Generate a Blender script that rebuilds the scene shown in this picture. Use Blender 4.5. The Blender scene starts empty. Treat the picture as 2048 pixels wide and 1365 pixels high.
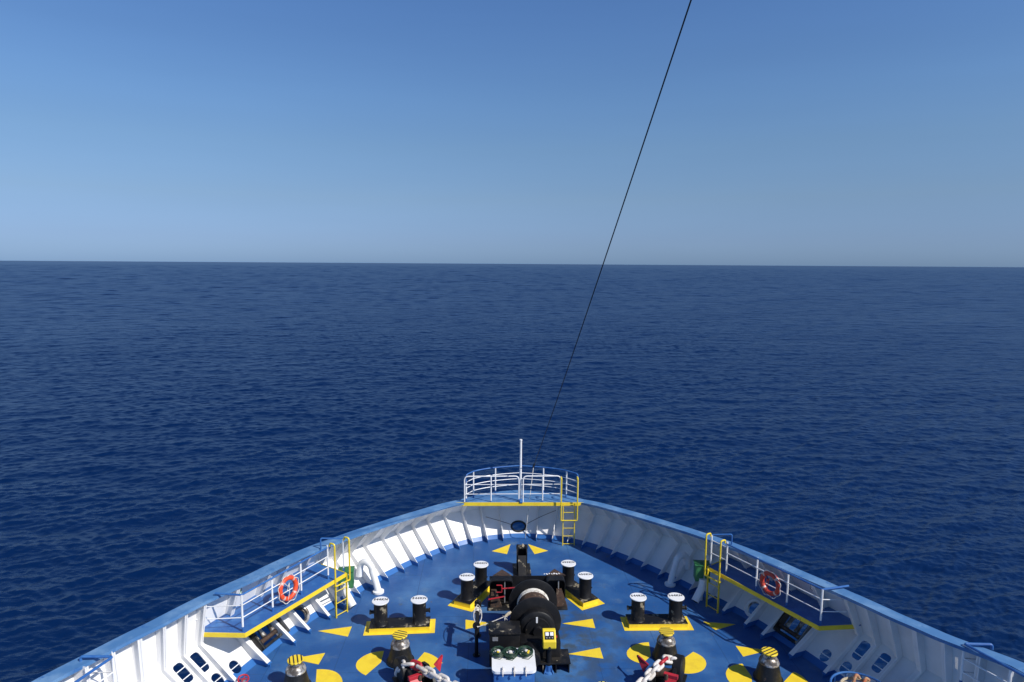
import bpy, bmesh, math, random
import numpy as np
from mathutils import Vector, Matrix

S = bpy.context.scene
COL = S.collection
R = math.radians

# ------------------------------------------------------------------ camera, world, sun
F_PX = 1310.0                               # focal length for a 2048 px wide frame
PITCH = math.atan(154.5 / F_PX)
YAW, ROLL = R(2.05), R(-0.37)
CAM = Vector((-1.18, 0.0, 10.3))            # on the bridge, a little to port of the centre line

def ray(px, py):
    dx, dy = (px - 1024) / F_PX, (py - 682.5) / F_PX
    c, s = math.cos(ROLL), math.sin(ROLL)
    dx, dy = c * dx - s * dy, s * dx + c * dy
    d = (dx, math.cos(PITCH) - dy * math.sin(PITCH), -math.sin(PITCH) - dy * math.cos(PITCH))
    c, s = math.cos(YAW), math.sin(YAW)
    return Vector((c * d[0] + s * d[1], -s * d[0] + c * d[1], d[2]))
def at(px, py, z=0.0):                      # the place on a level plane seen at a point of the photograph
    d = ray(px, py); return CAM + d * ((z - CAM.z) / d.z)
def atY(px, py, Y):                         # the place on an athwartships plane
    d = ray(px, py); return CAM + d * (Y / d.y)

cam_d = bpy.data.cameras.new('camera'); cam = bpy.data.objects.new('camera', cam_d); COL.objects.link(cam)
cam_d.sensor_width = 36; cam_d.lens = F_PX / 2048 * 36; cam_d.clip_start = 0.1; cam_d.clip_end = 200000
fw = ray(1024, 682.5).normalized()
rt = (ray(1124, 682.5) - ray(1024, 682.5)).normalized()
up = rt.cross(fw)
cam.matrix_world = Matrix(((rt.x, up.x, -fw.x, CAM.x), (rt.y, up.y, -fw.y, CAM.y), (rt.z, up.z, -fw.z, CAM.z), (0, 0, 0, 1)))
S.camera = cam

SUN_AZ = math.atan2(0.655, -0.458)          # clockwise from the bow
SUN_EL = R(42.8)
W = bpy.data.worlds.new('World'); S.world = W; W.use_nodes = True
wn, wl = W.node_tree.nodes, W.node_tree.links
sky = wn.new('ShaderNodeTexSky'); sky.sky_type = 'NISHITA'; sky.sun_disc = False
sky.sun_elevation = SUN_EL; sky.sun_rotation = SUN_AZ
sky.altitude = 0; sky.air_density = 1.0; sky.dust_density = 0.25; sky.ozone_density = 4.0
wg = wn.new('ShaderNodeNewGeometry'); wsep = wn.new('ShaderNodeSeparateXYZ'); wneg = wn.new('ShaderNodeMath'); wneg.operation = 'MULTIPLY'; wneg.inputs[1].default_value = -1.0
wl.new(wg.outputs['Incoming'], wsep.inputs[0]); wl.new(wsep.outputs['Z'], wneg.inputs[0])
wr = wn.new('ShaderNodeValToRGB'); wl.new(wneg.outputs[0], wr.inputs[0])          # sky colour graded by height, bluer at the horizon, dimmed overhead for deeper shadows
stops = [(0.0, (0.262, 0.425, 0.86)), (0.036, (0.345, 0.45, 0.77)), (0.094, (0.48, 0.54, 0.69)), (0.166, (0.58, 0.66, 0.76)), (0.233, (0.605, 0.73, 0.865)), (0.353, (0.58, 0.75, 0.96)), (0.5, (0.46, 0.62, 0.84)), (0.8, (0.33, 0.45, 0.67))]
for i, (ps, c_) in enumerate(stops):
    e_ = wr.color_ramp.elements[i] if i < 2 else wr.color_ramp.elements.new(ps)
    e_.position = ps; e_.color = (*c_, 1)
wm = wn.new('ShaderNodeMix'); wm.data_type = 'RGBA'; wm.blend_type = 'MULTIPLY'; wm.inputs['Factor'].default_value = 1.0
wl.new(sky.outputs[0], wm.inputs['A']); wl.new(wr.outputs[0], wm.inputs['B'])
wt = wn.new('ShaderNodeTexNoise'); wt.inputs['Scale'].default_value = 2.2; wt.inputs['Detail'].default_value = 5; wmp = wn.new('ShaderNodeMapping'); wmp.inputs['Scale'].default_value = (1, 1, 9)
wtc = wn.new('ShaderNodeTexCoord'); wl.new(wtc.outputs['Generated'], wmp.inputs[0]); wl.new(wmp.outputs[0], wt.inputs['Vector'])
wv_ = wn.new('ShaderNodeMapRange'); wv_.inputs['From Min'].default_value = 0.35; wv_.inputs['From Max'].default_value = 0.7; wv_.inputs['To Min'].default_value = 0.985; wv_.inputs['To Max'].default_value = 1.015; wl.new(wt.outputs['Fac'], wv_.inputs['Value'])
wx_ = wn.new('ShaderNodeVectorMath'); wx_.operation = 'SCALE'; wl.new(wm.outputs['Result'], wx_.inputs[0]); wl.new(wv_.outputs[0], wx_.inputs['Scale'])
wl.new(wx_.outputs[0], wn['Background'].inputs[0]); wn['Background'].inputs[1].default_value = 0.125
sun_d = bpy.data.lights.new('sun', 'SUN'); sun_d.energy = 4.7; sun_d.angle = R(0.53); sun_d.color = (1, 0.96, 0.9)
sun = bpy.data.objects.new('sun', sun_d); COL.objects.link(sun)
sd = Vector((math.sin(SUN_AZ) * math.cos(SUN_EL), math.cos(SUN_AZ) * math.cos(SUN_EL), math.sin(SUN_EL)))
sun.rotation_euler = sd.to_track_quat('Z', 'Y').to_euler(); sun.location = (20, -15, 30)
S.view_settings.view_transform = 'Standard'; S.view_settings.look = 'None'
S.view_settings.exposure = 0; S.view_settings.gamma = 1
S.cycles.max_bounces = 8

# ------------------------------------------------------------------ materials
def mat(name, col, rough=0.5, metal=0.0, var=None, vscale=2.0, vlo=0.45, vhi=0.65, spots=None, sscale=6.0, slo=0.62, shi=0.68,
        bump=0.0, bscale=30.0, foot=None, detail=6, spec=0.5, stretch=(1, 1, 1)):
    m = bpy.data.materials.new(name); m.use_nodes = True
    n, l = m.node_tree.nodes, m.node_tree.links; b = n['Principled BSDF']
    b.inputs['Roughness'].default_value = rough; b.inputs['Metallic'].default_value = metal
    b.inputs['Specular IOR Level'].default_value = spec
    tc = n.new('ShaderNodeTexCoord')
    mp = n.new('ShaderNodeMapping'); mp.inputs['Scale'].default_value = stretch; l.new(tc.outputs['Object'], mp.inputs[0])
    cur = n.new('ShaderNodeRGB'); cur.outputs[0].default_value = (*col, 1); cur = cur.outputs[0]
    def noise(scale, lo, hi, dt=detail):
        t = n.new('ShaderNodeTexNoise'); t.inputs['Scale'].default_value = scale; t.inputs['Detail'].default_value = dt
        t.inputs['Roughness'].default_value = 0.62
        l.new(mp.outputs[0], t.inputs['Vector'])
        r = n.new('ShaderNodeMapRange'); r.interpolation_type = 'SMOOTHSTEP'
        r.inputs['From Min'].default_value = lo; r.inputs['From Max'].default_value = hi
        l.new(t.outputs['Fac'], r.inputs['Value']); return t, r.outputs['Result']
    def mix(fac, a, c):
        x = n.new('ShaderNodeMix'); x.data_type = 'RGBA'
        l.new(fac, x.inputs['Factor']); l.new(a, x.inputs['A'])
        if isinstance(c, tuple): x.inputs['B'].default_value = (*c, 1)
        else: l.new(c, x.inputs['B'])
        return x.outputs['Result']
    if var:
        _, f = noise(vscale, vlo, vhi); cur = mix(f, cur, var)
    if spots:
        _, f = noise(sscale, slo, shi); cur = mix(f, cur, spots)
    if foot:                                                   # a painted band along the deck
        sep = n.new('ShaderNodeSeparateXYZ'); l.new(tc.outputs['Object'], sep.inputs[0])
        lt = n.new('ShaderNodeMath'); lt.operation = 'LESS_THAN'; lt.inputs[1].default_value = foot[0]
        l.new(sep.outputs['Z'], lt.inputs[0]); cur = mix(lt.outputs[0], cur, foot[1])
    l.new(cur, b.inputs['Base Color'])
    if bump:
        t = n.new('ShaderNodeTexNoise'); t.inputs['Scale'].default_value = bscale; t.inputs['Detail'].default_value = 4
        l.new(tc.outputs['Object'], t.inputs['Vector'])
        bp = n.new('ShaderNodeBump'); bp.inputs['Strength'].default_value = bump; bp.inputs['Distance'].default_value = 0.02
        l.new(t.outputs['Fac'], bp.inputs['Height']); l.new(bp.outputs[0], b.inputs['Normal'])
    return m

BLUE = (0.022, 0.115, 0.36)
M = dict(
    deck=mat('deck_paint', (0.016, 0.084, 0.265), 0.5, var=(0.065, 0.18, 0.385), vscale=0.5, vlo=0.40, vhi=0.72, spots=(0.10, 0.12, 0.12), sscale=2.2, slo=0.64, shi=0.76, bump=0.15, bscale=14, detail=9),
    white=mat('white_paint', (0.85, 0.85, 0.84), 0.38, var=(0.70, 0.69, 0.66), vscale=1.1, vlo=0.45, vhi=0.75, bump=0.05, bscale=3),
    hullwhite=mat('bulwark_paint', (0.84, 0.83, 0.81), 0.4, var=(0.72, 0.71, 0.69), vscale=0.9, vlo=0.45, vhi=0.75, spots=(0.52, 0.47, 0.40), sscale=3.2, slo=0.72, shi=0.8, bump=0.4, bscale=1.1, foot=(0.13, (0.03, 0.14, 0.40))),
    cap=mat('rail_paint', (0.072, 0.19, 0.39), 0.45, var=(0.16, 0.30, 0.49), vscale=1.6, vlo=0.42, vhi=0.7, spots=(0.03, 0.12, 0.34), sscale=2.7, slo=0.6, shi=0.72, bump=0.1),
    blue=mat('blue_paint', (0.03, 0.12, 0.36), 0.42, var=(0.05, 0.17, 0.42), vscale=3, bump=0.05),
    yellow=mat('yellow_paint', (0.90, 0.66, 0.035), 0.45, var=(0.82, 0.58, 0.035), vscale=3, spots=(0.30, 0.22, 0.06), sscale=7, slo=0.70, shi=0.76),
    yellow_pipe=mat('yellow_pipe_paint', (0.80, 0.60, 0.03), 0.4, spots=(0.35, 0.22, 0.05), sscale=9, slo=0.68, shi=0.75),
    black=mat('black_paint', (0.008, 0.008, 0.009), 0.5, spec=0.3, var=(0.017, 0.016, 0.016), vscale=3, spots=(0.16, 0.13, 0.09), sscale=7, slo=0.68, shi=0.76, bump=0.1),
    black_worn=mat('worn_black_paint', (0.009, 0.009, 0.010), 0.48, spec=0.35, var=(0.03, 0.027, 0.023), vscale=2.4, vlo=0.5, vhi=0.62, spots=(0.30, 0.26, 0.18), sscale=4.2, slo=0.575, shi=0.64, bump=0.2),
    steel=mat('worn_steel', (0.13, 0.11, 0.09), 0.36, 0.45, var=(0.50, 0.48, 0.45), vscale=5, vlo=0.46, vhi=0.60, spots=(0.10, 0.05, 0.025), sscale=8, slo=0.58, shi=0.66, bump=0.15),
    cast=mat('cast_iron', (0.010, 0.010, 0.010), 0.45, 0.1, var=(0.028, 0.025, 0.022), vscale=9, vlo=0.5, vhi=0.7, spots=(0.12, 0.07, 0.04), sscale=7, slo=0.64, shi=0.7, bump=0.3),
    rust=mat('rust', (0.07, 0.038, 0.024), 0.75, var=(0.025, 0.018, 0.015), vscale=6, spots=(0.20, 0.15, 0.10), sscale=9, slo=0.58, shi=0.68, bump=0.4),
    red=mat('red_paint', (0.46, 0.02, 0.03), 0.45, var=(0.30, 0.02, 0.03), vscale=5, spots=(0.10, 0.03, 0.03), sscale=9, slo=0.60, shi=0.72),
    chainwhite=mat('chain_white', (0.70, 0.66, 0.61), 0.55, var=(0.50, 0.45, 0.38), vscale=5, spots=(0.30, 0.22, 0.16), sscale=9, slo=0.60, shi=0.74, bump=0.15),
    red_buoy=mat('dark_red_buoy', (0.50, 0.05, 0.025), 0.5, var=(0.38, 0.04, 0.03), vscale=6),  # darker red than the orange buoy, for the starboard ring
    orange=mat('orange_buoy', (0.80, 0.085, 0.025), 0.45, var=(0.66, 0.07, 0.03), vscale=6),
    reflect=mat('silver_tape', (0.62, 0.42, 0.36), 0.35),
    rope=mat('rope', (0.50, 0.42, 0.29), 0.85, var=(0.34, 0.27, 0.18), vscale=14, bump=0.6, bscale=60),
    rope_white=mat('white_rope', (0.74, 0.71, 0.64), 0.85, var=(0.4, 0.36, 0.3), vscale=14, bump=0.6, bscale=60),
    rope_end=mat('dyed_rope_end', (0.42, 0.12, 0.05), 0.85, var=(0.45, 0.33, 0.2), vscale=9, vlo=0.4, vhi=0.6, bump=0.6, bscale=60),
    green=mat('green_paint', (0.035, 0.16, 0.055), 0.4, var=(0.05, 0.21, 0.08), vscale=5),
    hose=mat('green_hose', (0.012, 0.035, 0.018), 0.5, var=(0.03, 0.08, 0.045), vscale=20),
    ink=mat('black_lettering', (0.02, 0.02, 0.022), 0.6),
    white_ink=mat('white_lettering', (0.8, 0.8, 0.8), 0.6),
    plate=mat('nameplate', (0.42, 0.42, 0.42), 0.35, 0.5),
    wire=mat('wire_rope', (0.015, 0.015, 0.017), 0.5),
    rubber=mat('rubber', (0.018, 0.018, 0.018), 0.7),
)

def wear_deck(m):                                             # rust specks, salt blooms and scuffs in the deck paint
    n, l = m.node_tree.nodes, m.node_tree.links; b = n['Principled BSDF']
    src = b.inputs['Base Color'].links[0].from_socket
    tc = n.new('ShaderNodeTexCoord')
    for sc, st, lo, hi, amt, c_ in ((9.0, (1, 1, 1), 0.60, 0.70, 0.65, (0.12, 0.10, 0.085)), (1.3, (1, 1, 1), 0.56, 0.72, 0.5, (0.15, 0.23, 0.31)), (5.0, (0.25, 1.6, 1), 0.62, 0.72, 0.5, (0.012, 0.06, 0.20)), (3.4, (1.5, 0.3, 1), 0.64, 0.74, 0.4, (0.10, 0.22, 0.40)), (3.0, (1, 1, 1), 0.685, 0.72, 0.8, (0.16, 0.09, 0.05)), (0.3, (1, 1, 1), 0.45, 0.70, 0.45, (0.012, 0.07, 0.22))):
        mp = n.new('ShaderNodeMapping'); mp.inputs['Scale'].default_value = st; mp.inputs['Location'].default_value = (sc * 1.7, sc * 0.9, 0); l.new(tc.outputs['Object'], mp.inputs[0])
        t = n.new('ShaderNodeTexNoise'); t.inputs['Scale'].default_value = sc; t.inputs['Detail'].default_value = 8; t.inputs['Roughness'].default_value = 0.65; l.new(mp.outputs[0], t.inputs['Vector'])
        r = n.new('ShaderNodeMapRange'); r.interpolation_type = 'SMOOTHSTEP'; r.inputs['From Min'].default_value = lo; r.inputs['From Max'].default_value = hi; r.inputs['To Max'].default_value = amt; l.new(t.outputs['Fac'], r.inputs['Value'])
        x = n.new('ShaderNodeMix'); x.data_type = 'RGBA'; l.new(r.outputs['Result'], x.inputs['Factor']); l.new(src, x.inputs['A']); x.inputs['B'].default_value = (*c_, 1); src = x.outputs['Result']
    # butt and seam welds showing faintly through the paint
    bk = n.new('ShaderNodeTexBrick'); bk.inputs['Scale'].default_value = 1.0; bk.inputs['Brick Width'].default_value = 5.2; bk.inputs['Row Height'].default_value = 1.7; bk.inputs['Mortar Size'].default_value = 0.018; bk.inputs['Mortar Smooth'].default_value = 0.6
    bm_ = n.new('ShaderNodeMapping'); bm_.inputs['Rotation'].default_value = (0, 0, R(90)); l.new(tc.outputs['Object'], bm_.inputs[0]); l.new(bm_.outputs[0], bk.inputs['Vector'])
    sf = n.new('ShaderNodeMath'); sf.operation = 'MULTIPLY'; sf.inputs[1].default_value = 0.5; l.new(bk.outputs['Fac'], sf.inputs[0])
    x = n.new('ShaderNodeMix'); x.data_type = 'RGBA'; l.new(sf.outputs[0], x.inputs['Factor']); l.new(src, x.inputs['A']); x.inputs['B'].default_value = (0.012, 0.05, 0.15, 1); src = x.outputs['Result']
    # oil and rust worn into the paint round the winch
    vd = n.new('ShaderNodeVectorMath'); vd.operation = 'DISTANCE'; vd.inputs[1].default_value = (0.35, 16.9, 0); l.new(tc.outputs['Object'], vd.inputs[0])
    r = n.new('ShaderNodeMapRange'); r.inputs['From Min'].default_value = 3.0; r.inputs['From Max'].default_value = 1.0; l.new(vd.outputs['Value'], r.inputs['Value'])
    t = n.new('ShaderNodeTexNoise'); t.inputs['Scale'].default_value = 2.3; t.inputs['Detail'].default_value = 8; l.new(tc.outputs['Object'], t.inputs['Vector'])
    q = n.new('ShaderNodeMapRange'); q.interpolation_type = 'SMOOTHSTEP'; q.inputs['From Min'].default_value = 0.42; q.inputs['From Max'].default_value = 0.62; q.inputs['To Max'].default_value = 0.85; l.new(t.outputs['Fac'], q.inputs['Value'])
    u = n.new('ShaderNodeMath'); u.operation = 'MULTIPLY'; l.new(r.outputs['Result'], u.inputs[0]); l.new(q.outputs['Result'], u.inputs[1])
    x = n.new('ShaderNodeMix'); x.data_type = 'RGBA'; l.new(u.outputs[0], x.inputs['Factor']); l.new(src, x.inputs['A']); x.inputs['B'].default_value = (0.055, 0.075, 0.085, 1); src = x.outputs['Result']
    l.new(src, b.inputs['Base Color'])
wear_deck(M['deck'])

# ------------------------------------------------------------------ mesh helpers
def frame(d):
    d = Vector(d).normalized()
    a = Vector((0, 0, 1)) if abs(d.z) < 0.95 else Vector((0, 1, 0))
    x = a.cross(d).normalized(); return x, d.cross(x), d

class MB:
    def __init__(s): s.v, s.f, s.m, s.cur = [], [], [], 0
    def mat(s, i): s.cur = i; return s
    def add(s, vs, fs):
        o = len(s.v); s.v += [Vector(v) for v in vs]
        for f in fs: s.f.append([o + i for i in f]); s.m.append(s.cur)
        return s
    def box(s, c, size, rot=None, bev=0.0):
        x, y, z = (k / 2 for k in size)
        M3 = rot if rot is not None else Matrix.Identity(3); c = Vector(c)
        if bev <= 0:
            P = [(-x, -y, -z), (x, -y, -z), (x, y, -z), (-x, y, -z), (-x, -y, z), (x, -y, z), (x, y, z), (-x, y, z)]
            return s.add([c + M3 @ Vector(p) for p in P], [(3, 2, 1, 0), (4, 5, 6, 7), (0, 1, 5, 4), (1, 2, 6, 5), (2, 3, 7, 6), (3, 0, 4, 7)])
        bm = bmesh.new(); bmesh.ops.create_cube(bm, size=1.0)
        for v in bm.verts: v.co = Vector((v.co.x * 2 * x, v.co.y * 2 * y, v.co.z * 2 * z))
        bmesh.ops.bevel(bm, geom=bm.edges[:], offset=bev, segments=2, profile=0.5, affect='EDGES')
        bm.verts.index_update()
        s.add([c + M3 @ v.co for v in bm.verts], [[v.index for v in f.verts] for f in bm.faces]); bm.free(); return s
    def tube(s, pts, r, seg=8, closed=False, cap=True):
        P = [Vector(p) for p in pts]; n = len(P)
        rr = r if isinstance(r, (list, tuple)) else [r] * n
        T = []
        for i in range(n):
            a = P[(i - 1) % n] if closed or i else P[0]; b = P[(i + 1) % n] if closed or i < n - 1 else P[-1]
            t = (b - a); T.append(t.normalized() if t.length > 1e-9 else Vector((0, 0, 1)))
        x, _, _ = frame(T[0]); vs = []
        for i in range(n):
            x = (x - T[i] * x.dot(T[i])).normalized(); y = T[i].cross(x)
            vs += [P[i] + (x * math.cos(2 * math.pi * k / seg) + y * math.sin(2 * math.pi * k / seg)) * rr[i] for k in range(seg)]
        fs = []
        for i in range(n if closed else n - 1):
            j = (i + 1) % n
            for k in range(seg): fs.append((i * seg + k, i * seg + (k + 1) % seg, j * seg + (k + 1) % seg, j * seg + k))
        if not closed and cap:
            fs.append(tuple(range(seg))[::-1]); fs.append(tuple((n - 1) * seg + k for k in range(seg)))
        return s.add(vs, fs)
    def lathe(s, prof, c=(0, 0, 0), axis=(0, 0, 1), seg=28):
        x, y, d = frame(axis); c = Vector(c); vs, fs = [], []
        for (r, h) in prof:
            vs += [c + d * h + (x * math.cos(2 * math.pi * k / seg) + y * math.sin(2 * math.pi * k / seg)) * max(r, 1e-4) for k in range(seg)]
        for i in range(len(prof) - 1):
            for k in range(seg): fs.append((i * seg + k, i * seg + (k + 1) % seg, (i + 1) * seg + (k + 1) % seg, (i + 1) * seg + k))
        fs.append(tuple(range(seg))[::-1]); fs.append(tuple((len(prof) - 1) * seg + k for k in range(seg)))
        return s.add(vs, fs)
    def prism(s, poly, d):                                    # a flat outline pushed along d
        d = Vector(d); n = len(poly); P = [Vector(p) for p in poly]
        return s.add(P + [p + d for p in P], [tuple(range(n))[::-1], tuple(range(n, 2 * n))] + [(i, (i + 1) % n, n + (i + 1) % n, n + i) for i in range(n)])
    def ring(s, c, axis, Rr, r, seg=32, sub=10, squash=1.0):
        x, y, d = frame(axis); c = Vector(c)
        return s.tube([c + (x * math.cos(2 * math.pi * k / seg) + y * math.sin(2 * math.pi * k / seg) * squash) * Rr for k in range(seg)], r, sub, True)
    def text(s, body, size, M4, depth=0.004):
        cu = bpy.data.curves.new('t', 'FONT'); cu.body = body; cu.size = size; cu.align_x = 'CENTER'; cu.align_y = 'CENTER'; cu.extrude = depth; cu.resolution_u = 2; cu.space_character = 1.2; cu.offset = size * 0.035
        o = bpy.data.objects.new('t', cu); COL.objects.link(o)
        dg = bpy.context.evaluated_depsgraph_get(); me = bpy.data.meshes.new_from_object(o.evaluated_get(dg))
        s.add([M4 @ v.co for v in me.vertices], [list(p.vertices) for p in me.polygons])
        bpy.data.objects.remove(o); bpy.data.curves.remove(cu); bpy.data.meshes.remove(me); return s
    def mesh(s, name, mats, off=Vector((0, 0, 0)), smooth=40):
        me = bpy.data.meshes.new(name)
        me.from_pydata([tuple(v - off) for v in s.v], [], s.f)
        for m in (mats if isinstance(mats, (list, tuple)) else [mats]): me.materials.append(m)
        me.polygons.foreach_set('material_index', s.m)
        bm = bmesh.new(); bm.from_mesh(me); bmesh.ops.recalc_face_normals(bm, faces=bm.faces[:]); bm.to_mesh(me); bm.free()
        if smooth:
            me.polygons.foreach_set('use_smooth', [True] * len(me.polygons)); me.set_sharp_from_angle(angle=R(smooth))
        me.update(); return me
    def part(s, name, mats, parent=None, world=True, smooth=40):
        off = Vector((0, 0, 0))
        if parent is not None and world:
            p = parent
            while p is not None: off = off + p.location; p = p.parent
        o = bpy.data.objects.new(name, s.mesh(name, mats, off, smooth)); COL.objects.link(o); o.parent = parent; return o

def thing(name, label, cat, loc, group=None, rz=0.0):
    o = bpy.data.objects.new(name, None); COL.objects.link(o); o.location = loc; o.rotation_euler = (0, 0, rz); o.empty_display_size = 0.2
    tag(o, label, cat, group); return o
def tag(o, label, cat, group=None):
    o['label'] = label; o['category'] = cat
    if group: o['group'] = group
def kids(o): return [c for c in COL.objects if c.parent == o]
def dup(root, loc, rz, label, parent=None):
    r = root.copy(); COL.objects.link(r); r.parent = parent
    if parent is None: r.location = loc; r.rotation_euler = (0, 0, rz); r['label'] = label
    for ch in kids(root): dup(ch, None, 0, None, r)
    return r
def mid(a, b, t): return Vector(a).lerp(Vector(b), t)
def arc_corner(pts, r, n=5):                                  # round the corners of a path
    P = [Vector(p) for p in pts]; out = [P[0]]
    for i in range(1, len(P) - 1):
        a, b, c = P[i - 1], P[i], P[i + 1]
        q = min(r, (a - b).length / 2, (c - b).length / 2)
        p0, p2 = b + (a - b).normalized() * q, b + (c - b).normalized() * q
        for k in range(n + 1):
            t = k / n; out.append(p0 * (1 - t) ** 2 + b * 2 * t * (1 - t) + p2 * t * t)
    out.append(P[-1]); return out
Z = Vector((0, 0, 1))

# ------------------------------------------------------------------ the ship's plan: foot of the bulwark on the deck, and its section
FOOT = [(0, 23.68), (0.65, 23.6), (1.28, 23.46), (1.85, 23.2), (2.35, 22.88), (2.8, 22.5), (3.2, 22.1), (3.6, 21.68), (3.98, 21.24), (4.33, 20.8), (4.65, 20.36), (5.04, 19.8), (5.38, 19.28),
        (5.85, 18.6), (6.24, 17.95), (6.62, 17.15), (6.88, 16.5), (7.12, 15.88), (7.35, 15.25), (7.62, 14.4), (7.9, 13.4), (8.3, 11.6), (8.6, 9.8), (8.9, 7), (9.1, 3), (9.2, -3)]
_xy = np.array([(-x, y) for x, y in FOOT[:0:-1]] + FOOT, float)
_d = np.r_[0, np.cumsum(np.hypot(*np.diff(_xy, axis=0).T))]; _d -= _d[len(FOOT) - 1]
_g = np.linspace(_d[0], _d[-1], 1201)
def _smooth(a, k=13):
    w = np.hanning(k + 2)[1:-1]; w /= w.sum(); p = np.r_[[a[0]] * (k // 2), a, [a[-1]] * (k // 2)]
    r = np.convolve(p, w, 'valid'); r[0], r[-1] = a[0], a[-1]; return r
_fx, _fy = _smooth(np.interp(_g, _d, _xy[:, 0])), _smooth(np.interp(_g, _d, _xy[:, 1]))
_tx, _ty = _smooth(np.gradient(_fx, _g), 21), _smooth(np.gradient(_fy, _g), 21)
def foot(s): return Vector((np.interp(s, _g, _fx), np.interp(s, _g, _fy), 0))
def tang(s): return Vector((np.interp(s, _g, _tx), np.interp(s, _g, _ty), 0)).normalized()
def nrm(s): t = tang(s); return Vector((-t.y, t.x, 0))       # outboard
def off_k(s): return float(np.interp(abs(s), [0, 2, 3, 6.4, 9, 12, 13, 16, 30], [0.75, 0.9, 1.0, 1.02, 1.04, 1.12, 1.2, 1.6, 2.2]))
def off_t(s):
    if s < 0: return float(np.interp(-s, [0, 1.0, 2.0, 3.0, 3.9, 4.8, 5.85, 6.85, 8, 9.2, 10.4, 11.7, 13, 14, 15.2, 30], [0.78, 0.66, 0.42, 0.36, 0.30, 0.28, 0.34, 0.44, 0.53, 0.60, 0.71, 0.96, 1.23, 1.53, 1.88, 2.9]))
    return float(np.interp(s, [0, 1.0, 2.1, 2.9, 4.0, 5.1, 6.0, 7.0, 8.8, 10.4, 11.8, 13, 13.9, 15.1, 30], [0.78, 0.66, 0.44, 0.38, 0.27, 0.23, 0.27, 0.33, 0.38, 0.48, 0.65, 0.90, 1.18, 1.78, 2.9]))
def z_t(s): return float(np.interp(abs(s), [0, 2.2, 3.5, 5, 6.5, 8, 10, 12, 30], [1.6, 1.6, 1.69, 1.80, 1.88, 1.95, 2.03, 2.1, 2.12]))
ZK = 0.95
OFF0 = 0.08
def bw(s, off, z): p = foot(s) + nrm(s) * off; p.z = z; return p
def wall_low(s, z): return bw(s, OFF0 + (off_k(s) - OFF0) * z / ZK, z)
def s_of(p):
    ds = (_fx - p.x) ** 2 + (_fy - p.y) ** 2; s = float(_g[int(ds.argmin())])
    for _ in range(3): s += (p - foot(s)).to_2d().dot(tang(s).to_2d())
    return s
def wall_hit(px, py):                                         # where a line of sight meets the sloping lower plating
    best = None
    for z in np.linspace(0.02, 0.95, 90):
        p = at(px, py, float(z)); s = s_of(p); off = (p - foot(s)).to_2d().dot(nrm(s).to_2d())
        e = abs(off - (OFF0 + (off_k(s) - OFF0) * z / ZK))
        if best is None or e < best[0]: best = (e, s, float(z))
    return best[1], best[2]
SMAX = 24.0

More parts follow.
